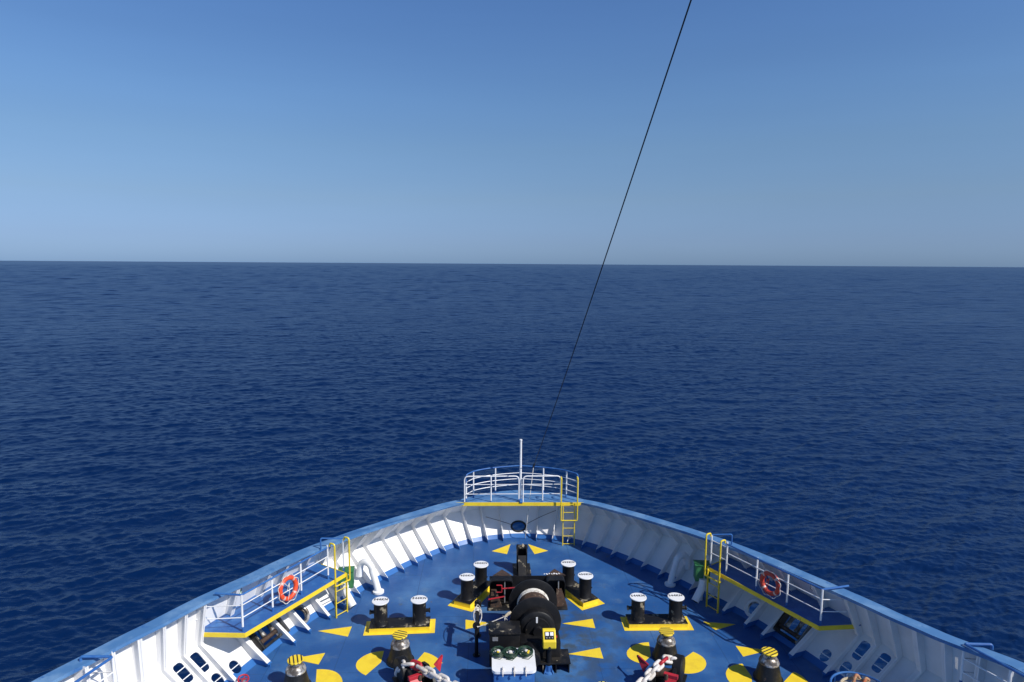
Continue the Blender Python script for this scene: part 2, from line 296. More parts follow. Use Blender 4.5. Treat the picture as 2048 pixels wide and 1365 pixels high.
# ------------------------------------------------------------------ sea (one sheet to the horizon, swell and chop modelled)
SEA_Z = -10.0
def build_sea():
    rng = np.random.default_rng(23)
    h = CAM.z - SEA_Z
    th = np.radians(np.geomspace(41.0, 1.26, 1250) - 1.0); rad = np.r_[h / np.tan(th), [6500, 10000, 16000, 28000, 50000, 100000]]
    fine = np.linspace(-62, 62, 1000); coarse = np.linspace(62, 298, 90)[1:-1]
    az = np.radians(np.r_[fine, coarse]); nc = len(az); nr = len(rad)
    A, RR = np.meshgrid(az, rad); X = RR * np.sin(A); Y = RR * np.cos(A)
    dr = np.gradient(rad)[:, None] * np.ones_like(A)
    side = RR * np.gradient(az)[None, :]; side = np.abs(side)
    Zd = np.zeros_like(X); DX = np.zeros_like(X); DY = np.zeros_like(X); lost = np.zeros_like(X)
    lam = np.r_[np.geomspace(0.34, 9, 100), np.geomspace(9.5, 300, 70)]
    main = math.radians(18)
    for L in lam:
        k = 2 * math.pi / L
        a = main + rng.normal(0, 0.5 if L < 9 else 0.6)
        kx, ky = k * math.sin(a), -k * math.cos(a)
        sl = 0.050 if L < 1.0 else 0.042 if L < 2.0 else 0.020 if L < 5 else 0.014 if L < 9 else 0.022
        sl *= rng.uniform(0.75, 1.25)
        amp = sl / k
        need = np.sqrt((dr * ky / k) ** 2 + (side * kx / k) ** 2) * 1.35
        w = np.clip((L - need) / (0.6 * L), 0, 1); w = w * w * (3 - 2 * w)
        if L >= 9:                                           # long low swell further out
            e = np.clip(RR / (20.0 * L) - 0.5, 0.07, 1); w = w * e
        if L < 6:                                            # gusts: chop comes in patches
            q = 2 * math.pi / rng.uniform(25, 90); b = rng.uniform(0, 6.28)
            w = w * (0.85 + 0.3 * np.sin(q * (X * math.cos(b) + Y * math.sin(b)) + rng.uniform(0, 6)))
        ph = kx * X + ky * Y + rng.uniform(0, 6.28)
        sn, cs = np.sin(ph), np.cos(ph)
        Zd += amp * w * cs; DX -= amp * w * 0.5 * kx / k * sn; DY -= amp * w * 0.5 * ky / k * sn
        lost += (sl ** 2 / 2) * (1 - np.clip(w, 0, 1))
    co = np.stack([X + DX, Y + DY, SEA_Z + Zd], -1).reshape(-1, 3)
    i = np.arange(nr - 1)[:, None] * nc; j = np.arange(nc)[None, :]; j2 = (j + 1) % nc
    q = np.stack([i + j, i + nc + j, i + nc + j2, i + j2], -1).reshape(-1, 4)[:, ::-1]
    me = bpy.data.meshes.new('sea'); me.vertices.add(len(co)); me.vertices.foreach_set('co', co.astype(np.float32).ravel())
    me.loops.add(q.size); me.loops.foreach_set('vertex_index', q.astype(np.int32).ravel())
    me.polygons.add(len(q)); me.polygons.foreach_set('loop_start', (np.arange(len(q)) * 4).astype(np.int32)); me.polygons.foreach_set('loop_total', np.full(len(q), 4, np.int32))
    me.polygons.foreach_set('use_smooth', np.ones(len(q), bool))
    at_ = me.attributes.new('chop', 'FLOAT', 'POINT'); at_.data.foreach_set('value', np.sqrt(lost).astype(np.float32).ravel())
    me.update(); me.validate()
    m = bpy.data.materials.new('sea_water'); m.use_nodes = True; n, l = m.node_tree.nodes, m.node_tree.links; b = n['Principled BSDF']
    b.inputs['Base Color'].default_value = (0.0013, 0.0140, 0.064, 1); b.inputs['Specular Tint'].default_value = (0.55, 0.82, 1, 1); b.inputs['IOR'].default_value = 1.333
    g = n.new('ShaderNodeAttribute'); g.attribute_name = 'chop'
    mr = n.new('ShaderNodeMapRange'); mr.inputs['From Min'].default_value = 0.0; mr.inputs['From Max'].default_value = 0.22
    mr.inputs['To Min'].default_value = 0.09; mr.inputs['To Max'].default_value = 0.31; l.new(g.outputs['Fac'], mr.inputs['Value']); gn = n.new('ShaderNodeTexNoise'); gn.inputs['Scale'].default_value = 0.05; gn.inputs['Detail'].default_value = 7; gn.inputs['Roughness'].default_value = 0.72
    gm = n.new('ShaderNodeMapping'); gm.inputs['Scale'].default_value = (0.5, 1, 1); gm.inputs['Rotation'].default_value = (0, 0, R(14)); gt = n.new('ShaderNodeTexCoord'); l.new(gt.outputs['Object'], gm.inputs[0]); l.new(gm.outputs[0], gn.inputs['Vector'])
    gr = n.new('ShaderNodeMapRange'); gr.inputs['From Min'].default_value = 0.3; gr.inputs['From Max'].default_value = 0.7; gr.inputs['To Min'].default_value = 0.9; gr.inputs['To Max'].default_value = 1.1; l.new(gn.outputs['Fac'], gr.inputs['Value'])
    gx = n.new('ShaderNodeMath'); gx.operation = 'MULTIPLY'; l.new(mr.outputs[0], gx.inputs[0]); l.new(gr.outputs[0], gx.inputs[1]); l.new(gx.outputs[0], b.inputs['Roughness'])   # cat's-paws of wind roughen the water in patches
    tc = n.new('ShaderNodeTexCoord'); prev = None
    for sc, st, dist in ((0.16, 0.35, 0.8), (0.5, 0.5, 0.35), (1.5, 0.8, 0.16), (4.6, 0.7, 0.05)):
        mp = n.new('ShaderNodeMapping'); mp.inputs['Rotation'].default_value = (0, 0, R(18)); mp.inputs['Scale'].default_value = (0.55, 1, 1); l.new(tc.outputs['Object'], mp.inputs[0])
        t = n.new('ShaderNodeTexNoise'); t.inputs['Scale'].default_value = sc; t.inputs['Detail'].default_value = 3; l.new(mp.outputs[0], t.inputs['Vector'])
        bp = n.new('ShaderNodeBump'); bp.inputs['Strength'].default_value = st; bp.inputs['Distance'].default_value = dist; l.new(t.outputs['Fac'], bp.inputs['Height'])
        if prev: l.new(prev.outputs[0], bp.inputs['Normal'])
        prev = bp
    l.new(prev.outputs[0], b.inputs['Normal'])
    me.materials.append(m); o = bpy.data.objects.new('sea', me); COL.objects.link(o); o['kind'] = 'structure'
build_sea()

# ------------------------------------------------------------------ deck and its painted markings
mb = MB(); ss = np.linspace(0, 27.5, 120); L_, R_ = [], []
vs = []
for s in ss: vs += [bw(-s - 1e-4, 0.10, 0), bw(s + 1e-4, 0.10, 0)]
mb.add(vs, [(2 * i, 2 * i + 2, 2 * i + 3, 2 * i + 1) for i in range(len(ss) - 1)])
deck = mb.part('deck', M['deck'], smooth=0); deck['kind'] = 'structure'
def mark(name, pts, z=0.004):
    mb = MB(); P = [at(x, y, 0) + Z * z for x, y in pts]; mb.add(P, [tuple(range(len(P)))])
    o = mb.part(name, M['yellow'], deck, smooth=0)
    me = o.data
    if me.polygons[0].normal.z < 0: me.flip_normals()
    return o
def cr(ox, oy, sc, pts): return [(ox + x / sc, oy + y / sc) for x, y in pts]
for tri in (cr(860, 860, 5.389, [(868, 1233), (830, 1342), (665, 1309)]), cr(860, 860, 5.389, [(1056, 1233), (1127, 1342), (1274, 1305)]),
            cr(860, 1040, 5.389, [(1425, 1119), (1753, 1068), (1782, 1171)]), cr(860, 1040, 5.389, [(383, 1078), (700, 1118), (383, 1182)]),
            cr(860, 1160, 5.389, [(1485, 801), (1832, 733), (1869, 852)]),
            cr(380, 1040, 4.2, [(1072, 935), (1360, 897), (1326, 983)]), cr(380, 1040, 4.2, [(850, 1168), (1136, 1119), (1080, 1217)]),
            cr(1200, 1040, 3.938, [(812, 803), (908, 870), (1068, 824)]), cr(1200, 1040, 3.938, [(1068, 993), (1128, 1079), (1330, 1030)])):
    mark('painted_triangle', tri)
def bez(a, b, c, n=8): return [((1 - t) ** 2 * a[0] + 2 * t * (1 - t) * b[0] + t * t * c[0], (1 - t) ** 2 * a[1] + 2 * t * (1 - t) * b[1] + t * t * c[1]) for t in [k / n for k in range(n + 1)]]
A_, B_ = (560, 1200, 5.689), (1200, 1200, 5.689)
mark('painted_sector', cr(*A_, bez((1183, 583), (1000, 590), (900, 680)) + bez((880, 700), (820, 790), (975, 862)) + [(1150, 712)]))
mark('painted_sector', cr(*A_, [(1560, 690)] + bez((1643, 598), (1760, 620), (1850, 720)) + [(1700, 800), (1690, 748)]))
mark('painted_sector', cr(*A_, bez((418, 793), (640, 780), (695, 880)) + bez((705, 900), (735, 1000), (660, 1080)) + [(400, 1040)]))
mark('painted_sector', cr(*B_, bez((556, 484), (380, 490), (320, 570)) + bez((310, 580), (270, 680), (480, 730)) + [(580, 640)]))
mark('painted_sector', cr(*B_, [(922, 690)] + bez((1060, 593), (1200, 650), (1207, 715)) + bez((1210, 730), (1200, 840), (1000, 843)) + [(918, 836)]))
mark('painted_sector', cr(*B_, bez((1620, 729), (1460, 735), (1435, 820)) + bez((1432, 835), (1430, 930), (1580, 1020)) + [(1728, 990), (1728, 880)]))
mark('painted_sector', cr(1200, 1040, 3.938, [(1450, 1275)] + bez((1522, 1198), (1600, 1220), (1655, 1300)) + [(1640, 1400), (1450, 1400)]))

# ------------------------------------------------------------------ bulwark
bul = bpy.data.objects.new('bulwark', None); COL.objects.link(bul)
tag(bul, 'white chevron-sided ship bulwark with blue cap rail curving round the whole bow', 'bulwark')
def shell(rows, ssamp):                                       # rows: functions s -> point, forming a closed section
    mb = MB(); n = len(rows); vs = []
    for s in ssamp: vs += [r(s) for r in rows]
    fs = []
    for i in range(len(ssamp) - 1):
        for k in range(n): fs.append((i * n + k, i * n + (k + 1) % n, (i + 1) * n + (k + 1) % n, (i + 1) * n + k))
    fs.append(tuple(range(n))[::-1]); fs.append(tuple((len(ssamp) - 1) * n + k for k in range(n)))
    return mb.add(vs, fs)
ssamp = np.linspace(-SMAX, SMAX, 221)
TH = 0.03
plating = shell([lambda s: bw(s, OFF0, 0.0), lambda s: bw(s, off_k(s), ZK), lambda s: bw(s, off_t(s) - 0.02, z_t(s) - 0.02),
                 lambda s: bw(s, off_t(s) - 0.02 + TH, z_t(s) - 0.02), lambda s: bw(s, off_k(s) + TH, ZK), lambda s: bw(s, OFF0 + TH * 1.4, 0.0)], ssamp).part('plating', M['hullwhite'], bul, smooth=30)
hs = shell([lambda s: bw(s, OFF0 + TH * 1.4, -0.001), lambda s: bw(s, -0.5 - 0.05 * abs(s) * 0, -1.5), lambda s: bw(s, -1.6, -SEA_Z * 0 + SEA_Z - 1.5), lambda s: bw(s, -1.7, SEA_Z - 1.5), lambda s: bw(s, -0.6, -1.5), lambda s: bw(s, OFF0, -0.001)],
           np.linspace(-26, 26, 120)).part('hull_side', M['hullwhite'], bul, smooth=30)
shell([lambda s: bw(s, off_t(s) - 0.32, z_t(s) - 0.075), lambda s: bw(s, off_t(s) - 0.32, z_t(s)), lambda s: bw(s, off_t(s) + 0.05, z_t(s)), lambda s: bw(s, off_t(s) + 0.05, z_t(s) - 0.03), lambda s: bw(s, off_t(s) - 0.325, z_t(s) - 0.03), lambda s: bw(s, off_t(s) - 0.325, z_t(s) - 0.075)],
      np.linspace(-SMAX, SMAX, 261)).part('cap_rail', M['cap'], bul, smooth=30)
RIBS = [0.65, 1.27, 1.89, 2.5, 3.12, 3.76, 4.43, 5.06, 5.8, 6.42, 7.05, 7.75, 8.46, 9.3, 9.93, 10.95, 11.86, 12.36, 12.9, 13.45, 14.0, 14.6, 15.2, 15.9]
for sg in (-1, 1):
    for a in RIBS:
        s = sg * a; t = tang(s)
        fo = -0.20 if a < 8 else (-0.36 if a < 11.5 else -0.15)
        zt = z_t(s) - 0.032; ot = off_t(s)
        kn = off_k(s) - 0.22
        inner = [bw(s, fo, 0.002), bw(s, fo + 0.01, 0.10), bw(s, kn, ZK)] + ([bw(s, ot - 0.30, zt)] if a < 11 else [bw(s, min(ot - 0.28, kn + 0.1), zt)])
        outer = [bw(s, ot - 0.03, zt), bw(s, off_k(s) - 0.006, ZK), bw(s, OFF0 - 0.004, 0.002)]
        mb = MB(); w = 0.016
        mb.prism([p - t * w / 2 for p in inner + outer], t * w)
        if a > 8.2:                                           # flanged frames further aft
            fw_ = 0.13 if a in (10.95, 13.45) else 0.09
            for p, q in zip(inner[1:], inner[2:]):
                d = (q - p).normalized(); nn = t.cross(d).normalized()
                mb.add([p - t * fw_ / 2, p + t * fw_ / 2, q + t * fw_ / 2, q - t * fw_ / 2] + [x - nn * 0.014 for x in (p - t * fw_ / 2, p + t * fw_ / 2, q + t * fw_ / 2, q - t * fw_ / 2)],
                       [(0, 1, 2, 3), (7, 6, 5, 4), (0, 4, 5, 1), (1, 5, 6, 2), (2, 6, 7, 3), (3, 7, 4, 0)])
        mb.part('rib', M['hullwhite'], bul, smooth=0)

# openings through the plating
CUT = []
def wall_frame(s, z):
    c = wall_low(s, z); t = tang(s); upd = (wall_low(s, 0.9) - wall_low(s, 0.1)).normalized(); n = t.cross(upd).normalized()
    if n.z < 0: n = -n
    return c, t, upd, n                                       # n points inboard and up
def opening(s, z, outline):
    c, t, u, n = wall_frame(s, z)
    CUT.append([c + t * x + u * y - n * 0.35 for x, y in outline] + [n * 0.7]); return c, t, u, n
def circ(r, n=28): return [(r * math.cos(2 * math.pi * k / n), r * math.sin(2 * math.pi * k / n)) for k in range(n)]
def rrect(a, b, r, n=5, corners=(1, 1, 1, 1)):
    out = []
    for i, (sx, sy) in enumerate(((1, 1), (-1, 1), (-1, -1), (1, -1))):
        q = r if corners[i] else 0.01
        for k in range(n + 1):
            an = i * math.pi / 2 + k / n * math.pi / 2
            out.append((sx * (a - q) + q * math.cos(an), sy * (b - q) + q * math.sin(an)))
    return out
def ring_part(name, c, t, u, n, r, tr, m, parent, lift=0.01):
    mb = MB(); mb.tube([c + n * lift + (t * math.cos(a) + u * math.sin(a)) * r for a in [2 * math.pi * k / 36 for k in range(36)]], tr, 10, True)
    return mb.part(name, m, parent)
# bow fairlead
s0, z0 = wall_hit(1037, 1053)
c, t, u, n = opening(s0, z0, [(x * 1.06, y * 0.74) for x, y in circ(0.25)])
MB().tube([c + n * 0.01 + t * math.cos(a) * 0.27 + u * math.sin(a) * 0.19 for a in [2 * math.pi * k / 36 for k in range(36)]], 0.035, 10, True).part('fairlead_rim', M['rubber'], bul)
# round mooring fairleads and roller fairleads each side
for (px, py), m_, tr in (((600, 1230), M['steel'], 0.05), ((1508, 1217), M['white'], 0.05)):
    s0, z0 = wall_hit(px, py); c, t, u, n = opening(s0, z0, circ(0.24)); ring_part('fairlead_rim', c, t, u, n, 0.25, tr, m_, bul)
    mb = MB(); mb.tube([c + (t * math.cos(a) + u * math.sin(a)) * 0.232 - n * 0.06 for a in [2 * math.pi * k / 36 for k in range(36)]], 0.045, 8, True); mb.part('fairlead_sleeve', M['steel'], bul)
ROLLERS = []
for px, py, lbl in ((541, 1282, 'rusty black roller fairlead set in the sunlit port bulwark below the left platform'), (1579, 1272, 'dark roller fairlead set in the shaded starboard bulwark below the right platform')):
    s0, z0 = wall_hit(px, py); z0 = max(z0, 0.42); c, t, u, n = opening(s0, z0, rrect(0.40, 0.40, 0.03)); ROLLERS.append((c, t, u, n, lbl))
# freeing ports with a bar across
for px, py, kind in ((400, 1325, 'r'), (366, 1346, 'r'), (470, 1334, 'o'), (436, 1360, 'o'), (1650, 1311, 'o'), (1722, 1301, 'r'), (1690, 1336, 'o'), (1762, 1326, 'r')):
    s0, z0 = wall_hit(px, py)
    if kind == 'r': oo = rrect(0.135, 0.27, 0.09); barz = -0.13
    else: oo = rrect(0.14, 0.175, 0.13); barz = 0.0
    c, t, u, n = opening(s0, z0, oo)
    for bz in ([barz] if (px in (400, 1722) or kind == 'o') else [-0.13, 0.09]):
        MB().tube([c + u * bz - t * 0.2 + n * 0.012, c + u * bz + t * 0.2 + n * 0.012], 0.013, 6).part('port_bar', M['white'], bul)
mb = MB()
for P in CUT: mb.prism(P[:-1], P[-1])
cutter = mb.part('cutter', M['white'], None, smooth=0)
md = plating.modifiers.new('b', 'BOOLEAN'); md.operation = 'DIFFERENCE'; md.object = cutter; md.solver = 'EXACT'; md.use_self = True
dg = bpy.context.evaluated_depsgraph_get(); nm = bpy.data.meshes.new_from_object(plating.evaluated_get(dg))
plating.modifiers.clear(); plating.data = nm; nm.name = 'plating'; bpy.data.objects.remove(cutter)
nm.polygons.foreach_set('use_smooth', [True] * len(nm.polygons)); nm.set_sharp_from_angle(angle=R(25))

for c, t, u, n, lbl in ROLLERS:
    o = thing('roller_fairlead', lbl, 'fairlead', c, 'roller fairleads in the bulwark')
    mb = MB(); rot = Matrix((t, u, n)).transposed()
    for x in (-0.42, 0.42): mb.box(c + t * x + n * 0.05, (0.07, 0.92, 0.26), rot, 0.01)
    for y in (-0.42, 0.42): mb.box(c + u * y + n * 0.05, (0.77, 0.07, 0.26), rot, 0.01)
    mb.part('frame', M['black_worn'], o)
    for y in (-0.25, 0.25): MB().lathe([(0.05, -0.38), (0.075, -0.36), (0.06, -0.2), (0.06, 0.2), (0.075, 0.36), (0.05, 0.38)], c + u * y + n * 0.06, t, 18).part('roller', M['rust'], o)
    for x in (-0.16, 0.16): MB().lathe([(0.04, -0.19), (0.075, -0.18), (0.055, -0.05), (0.055, 0.05), (0.075, 0.18), (0.04, 0.19)], c + t * x + n * 0.10, u, 18).part('roller', M['steel'], o)
    MB().box(c + n * 0.16 + t * 0.47, (0.012, 1.0, 0.2), rot).part('guard_plate', M['plate'], o)

# ------------------------------------------------------------------ bow platform, rails, jackstaff, ladder, cable
pc = Vector((0.05, 23.1, 1.6))
def capcurve(s, d=0.02): return bw(s, off_t(s) - d, 1.603)
bp = thing('bow_platform', 'small blue bow platform with bright yellow front edge above the white bulwark', 'platform', pc)
edgeL, edgeR = at(912, 1006, 1.6), at(1170, 1006, 1.6)
arc = [capcurve(s, -0.04) for s in np.linspace(-2.35, 2.35, 30)]
poly = [Vector((p.x, p.y, 1.606)) for p in [edgeL] + arc + [edgeR]]
MB().prism(poly, (0, 0, -0.035)).part('top_plate', M['cap'], bp, smooth=0)
eL, eR = Vector((edgeL.x, edgeL.y, 1.612)), Vector((edgeR.x, edgeR.y, 1.612))
mb = MB(); d = (eR - eL).normalized(); nb = Vector((d.y, -d.x, 0))
mb.prism([eL + nb * 0.004, eR + nb * 0.004, eR + nb * 0.004 - Z * 0.13 - d * 0.22, eL + nb * 0.004 - Z * 0.13 + d * 0.22], -nb * 0.02)
mb.part('edge_band', M['yellow'], bp, smooth=0)
mb = MB(); mb.prism([Vector((p.x * 0.985, p.y - 0.03, 1.568)) for p in poly[1:-1]] + [eR - d * 0.1 - nb * 0.03 - Z * 0.044, eL + d * 0.1 - nb * 0.03 - Z * 0.044], (0, 0, -0.02)); mb.part('underside', M['white'], bp, smooth=0)

def post(a, b, r, parent, m=None, foot_h=0.12):
    a, b = Vector(a), Vector(b); d = (b - a).normalized(); mb = MB()
    mb.mat(0).tube([a + d * foot_h, b], r, 8)
    mb.mat(1).tube([a, a + d * (foot_h + 0.002)], r * 1.06, 8)
    return mb.part('post', [m or M['white'], M['blue']], parent)
br = thing('bow_railing', 'white tube railing with curved blue top rail around the bow platform', 'railing', (0.05, 24.0, 1.6))
zP = 1.606
YB = 23.22
def onY(px, py, Y=YB): return atY(px, py, Y)
lx = [onY(929, 1000).x, onY(982, 1000).x, onY(1037.5, 1000).x, onY(1046, 1000).x, onY(1085, 1000).x, onY(1121, 1000).x]
zt2 = onY(1000, 953).z; z2, z3 = onY(1000, 969.5).z, onY(1000, 988.5).z
for a, b, c_ in ((lx[0], lx[2], lx[1]), (lx[3], lx[5], lx[4])):
    MB().tube(arc_corner([(a, YB, zP), (a, YB, zt2), (b, YB, zt2), (b, YB, zP)], 0.16), 0.024, 8).part('rear_frame', M['white'], br)
    post((c_, YB, zP), (c_, YB, zt2), 0.024, br, foot_h=0.05)
    for zz in (z2, z3): MB().tube([(a, YB, zz), (b, YB, zz)], 0.0145, 6).part('rail', M['white'], br)
def front(tt):                                                # plan of the forward rail
    s = -1.95 + 3.9 * tt; p = bw(s, off_t(s) - 0.12, 0); return Vector((p.x, p.y, 0))
fl = Vector((lx[0] + 0.06, YB + 0.06, 0)); fr = Vector((onY(1155, 1000, 23.3).x, 23.3, 0))
fpath = [fl] + [front(k / 24) for k in range(2, 23)] + [fr]
ztop = 2.62
top = arc_corner([fl + Z * 2.25] + [p + Z * ztop for p in fpath] + [fr + Z * 2.3], 0.1, 3)
MB().tube(top, 0.024, 8).part('top_rail', M['blue'], br)
post(fl + Z * zP, fl + Z * 2.32, 0.03, br); post(fr + Z * zP, fr + Z * 2.32, 0.03, br)
for zz in (1.88, 2.11, 2.34): MB().tube([p + Z * zz for p in fpath], 0.0145, 6).part('rail', M['white'], br)
for px, py in ((950, 991), (994, 986), (1086, 986), (1130, 989)):
    p = at(px, py, 1.6); i = min(range(len(fpath)), key=lambda k: abs(fpath[k].x - p.x)); q = fpath[i]
    post(q + Z * zP, q + Z * (ztop - 0.02), 0.026, br)

js = thing('jackstaff', 'tall white jackstaff pole standing at the middle of the bow railing', 'pole', (onY(1041, 1000).x, YB + 0.09, zP))
jx = js.location
ztp = atY(1041, 882, jx.y).z
MB().tube([jx, jx + Z * (ztp - zP)], 0.042, 10).part('pole', M['white'], js)
MB().lathe([(0.052, 0), (0.052, 0.05)], (jx.x, jx.y, ztp), seg=12).part('cap', M['white'], js)
mb = MB(); mb.box(jx + Vector((0, -0.1, 0.06)), (0.16, 0.1, 0.1), bev=0.015); mb.lathe([(0.05, -0.05), (0.05, 0.05)], jx + Vector((0.02, -0.17, 0.02)), (1, 0, 0), 12); mb.part('bracket', M['blue'], js)

def ladder(name, label, p0, p1, z0, z1, n, outd, hoop_top, parent_group, hoop_low, bendd, wide=0.0):
    """p0,p1: feet of the two stringers; outd: unit vector away from the platform; bendd: where hoop tops bend"""
    p0, p1 = Vector(p0), Vector(p1); o = thing(name, label, 'ladder', (p0 + p1) / 2, parent_group)
    ax = (p1 - p0).normalized()
    for p in (p0, p1):
        mb = MB(); mb.box(Vector((p.x, p.y, (z0 + z1) / 2)), (0.03, 0.05, z1 - z0), Matrix((ax, ax.cross(Z) * -1, Z)).transposed()); mb.part('stringer', M['yellow_pipe'], o, smooth=0)
    for k in range(n):
        zz = z0 + 0.06 + (z1 - z0 - 0.1) * k / (n - 1)
        MB().tube([Vector((p0.x, p0.y, zz)), Vector((p1.x, p1.y, zz))], 0.013, 6).part('rung', M['yellow_pipe'], o)
    for p, sg in ((p0, -1), (p1, 1)):
        b = Vector((p.x, p.y, 0)) + ax * sg * wide + outd * 0.05
        path = [b - outd * 0.05 + Z * hoop_low, b + outd * 0.02 + Z * (hoop_low), b + outd * 0.02 + Z * hoop_top, b + bendd * 0.16 + Z * hoop_top, b + bendd * 0.16 + Z * (hoop_top - 0.1)]
        MB().tube(arc_corner(path, 0.07), 0.025, 8).part('hand_hoop', M['yellow_pipe'], o)
    if wide: MB().tube([p0.xy.to_3d() - ax * wide + outd * 0.07 + Z * hoop_low, p1.xy.to_3d() + ax * wide + outd * 0.07 + Z * hoop_low], 0.022, 8).part('cross_bar', M['yellow_pipe'], o)
    return o
q0, q1 = at(1125.5, 1092, 0), at(1148.5, 1092, 0); q0.y = q1.y = 23.02
ladder('ladder', 'narrow yellow ladder leading up to the bow platform', q0, q1, 0, 1.6, 6, Vector((0, -1, 0)), 2.58, 'yellow ladders on the foredeck', 0.98, Vector((0, 1, 0)), 0.085)

# forestay with its lower pennant
sock = atY(1067, 934, 23.95); top_pt = at(1383, 0, 0) if False else atY(1383, -2, 9.4)
st = thing('stay_cable', 'long thin black wire rising from the bow rail up across the sky', 'cable', sock)
dirn = (top_pt - sock)
MB().tube([sock + dirn * (k / 40) - Z * (0.10 * math.sin(math.pi * k / 40)) for k in range(0, 61)], 0.0125, 6).part('wire', M['wire'], st)
MB().lathe([(0.02, 0), (0.04, 0.04), (0.04, 0.3), (0.02, 0.36)], sock - dirn.normalized() * 0.05, dirn, 10).part('socket', M['wire'], st)
low = [sock, atY(1059, 1000, 23.5), atY(1053.5, 1050, 23.35), at(1050, 1077, 0.02)]
MB().tube(low, 0.012, 6).part('pennant', M['rope_white'], st)

for k, (a_, m_, b_) in enumerate((((1022, 1050), (996, 1046), (970, 1036)), ((1053, 1049), (1083, 1038), (1113, 1023)))):
    pts = []
    for (px, py), lift in ((a_, 0.05), (m_, 0.3), (b_, 0.12)):
        s0, z0 = wall_hit(px, py); c, t, u, n = wall_frame(s0, z0); pts.append(c + n * lift)
    ln = MB().tube(arc_corner(pts, 1.0, 8), 0.010, 5).part('line', M['wire']); ln.name = 'thin_line'; tag(ln, 'thin grey line running left from the bow fairlead across the white plating' if k == 0 else 'thin grey line running right from the bow fairlead across the white plating', 'line')
# ------------------------------------------------------------------ side platforms, rails, ladders, lifebuoys
def side_platform(sg):
    lab = 'port' if sg < 0 else 'starboard'
    zP = 1.2
    if sg < 0: e = [at(490, 1268, zP), at(692, 1147, zP)]; aft = at(415, 1271, zP)
    else: e = [at(1638, 1254, zP), at(1415, 1134, zP)]; aft = at(1710, 1253, zP)
    s1, s2 = s_of(aft), s_of(e[1])
    o = thing('side_platform', ('blue side platform with yellow edge on the sunlit port bulwark' if sg < 0 else 'blue side platform with yellow edge on the shaded starboard bulwark'), 'platform', ((e[0] + e[1]) / 2).xy.to_3d() + Z * zP, 'side platforms along the bulwark')
    def wall_at(s):
        zz = (zP - ZK) / (z_t(s) - ZK); return bw(s, off_k(s) + (off_t(s) - off_k(s)) * zz - 0.012, zP)
    sw = np.linspace(s_of(aft), s_of(e[1]), 14)
    poly = [e[0], e[1]] + [wall_at(s) for s in sw[::-1]]
    MB().prism([Vector((p.x, p.y, zP)) for p in poly], (0, 0, -0.03)).part('top_plate', M['blue'], o, smooth=0)
    path = [mid(e[0], wall_at(sw[0]), 0.86), e[0], e[1], mid(e[1], wall_at(sw[-1]), 0.8)]
    mb = MB()
    for a, b in zip(path, path[1:]):
        dd = (b - a).normalized(); nn = Vector((dd.y, -dd.x, 0)); cen = sum(poly, Vector()) / len(poly)
        if nn.dot(cen - a) > 0: nn = -nn
        mb.prism([a + nn * 0.012 + Z * 0.015, b + nn * 0.012 + Z * 0.015, b + nn * 0.012 - Z * 0.10, a + nn * 0.012 - Z * 0.10], -nn * 0.02)
    mb.part('edge_band', M['yellow'], o, smooth=0)
    MB().prism([Vector((p.x, p.y, zP - 0.035)) for p in poly], (0, 0, -0.02)).part('underside', M['white'], o, smooth=0)
    return o, e, wall_at, sw
def side_railing(sg, e, wall_at, sw):
    zP, zT = 1.2, 2.15
    if sg < 0: px = [(488.3, 1264), (547.9, 1224), (605, 1190), (658.6, 1159), (689.5, 1144)]; end = (430, 1187)
    else: px = [(1638.6, 1251), (1571, 1214), (1510, 1181), (1450, 1151), (1419, 1135)]; end = (1697, 1172)
    o = thing('platform_railing', ('white railing with blue top rail on the sunlit port platform' if sg < 0 else 'white railing with blue top rail on the shaded starboard platform'), 'railing', (e[0] + e[1]) / 2, 'railings on the side platforms')
    inn = (Vector((0, 0, 0)) - (e[0] + e[1]) / 2); nn = (e[1] - e[0]).normalized().cross(Z) * (1 if sg < 0 else -1)
    if nn.x * sg < 0: nn = -nn
    P = [at(x, y, zP) for x, y in px]
    P = [Vector((p.x, p.y, zP)) + nn * 0.04 for p in P]
    for i, p in enumerate(P): post(p, p + Z * ((zT if i < 3 else 1.0 + zP + 0.02) - zP), 0.026, o)
    a, b = P[0], P[3]
    wl_ = wall_at(sw[0]) + nn * -0.05
    zc = atY(end[0], end[1], at(end[0], end[1], zT).y)
    endp = at(end[0], end[1], zT)
    capm = s_of(P[4] + nn * 0.8); capp = bw(capm, off_t(capm) - 0.15, z_t(capm))
    MB().tube(arc_corner([endp, a + Z * (zT - zP), b + Z * (zT - zP) + (b - a).normalized() * 0.05], 0.05), 0.026, 8).part('top_rail', M['blue'], o)
    tp = P[4] + Z * (zT + 0.07 - zP)
    s4 = s_of(P[4]); outp = at(641, 1077, 2.28) if sg < 0 else at(1464, 1069, 2.28)
    MB().tube(arc_corner([tp, outp, Vector((outp.x, outp.y, z_t(s4) - 0.03))], 0.06), 0.022, 8).part('grab_rail', M['blue'], o)
    for k, zz in enumerate((0.36, 0.68)):
        MB().tube([wl_ + Z * zz, a + Z * zz, b + Z * zz], 0.0135, 6).part('rail', M['white'], o)
        if sg > 0: MB().tube([P[3] + Z * zz * 1.25, P[4] + Z * zz * 1.25], 0.013, 6).part('rail', M['white'], o)
    return o, P, nn
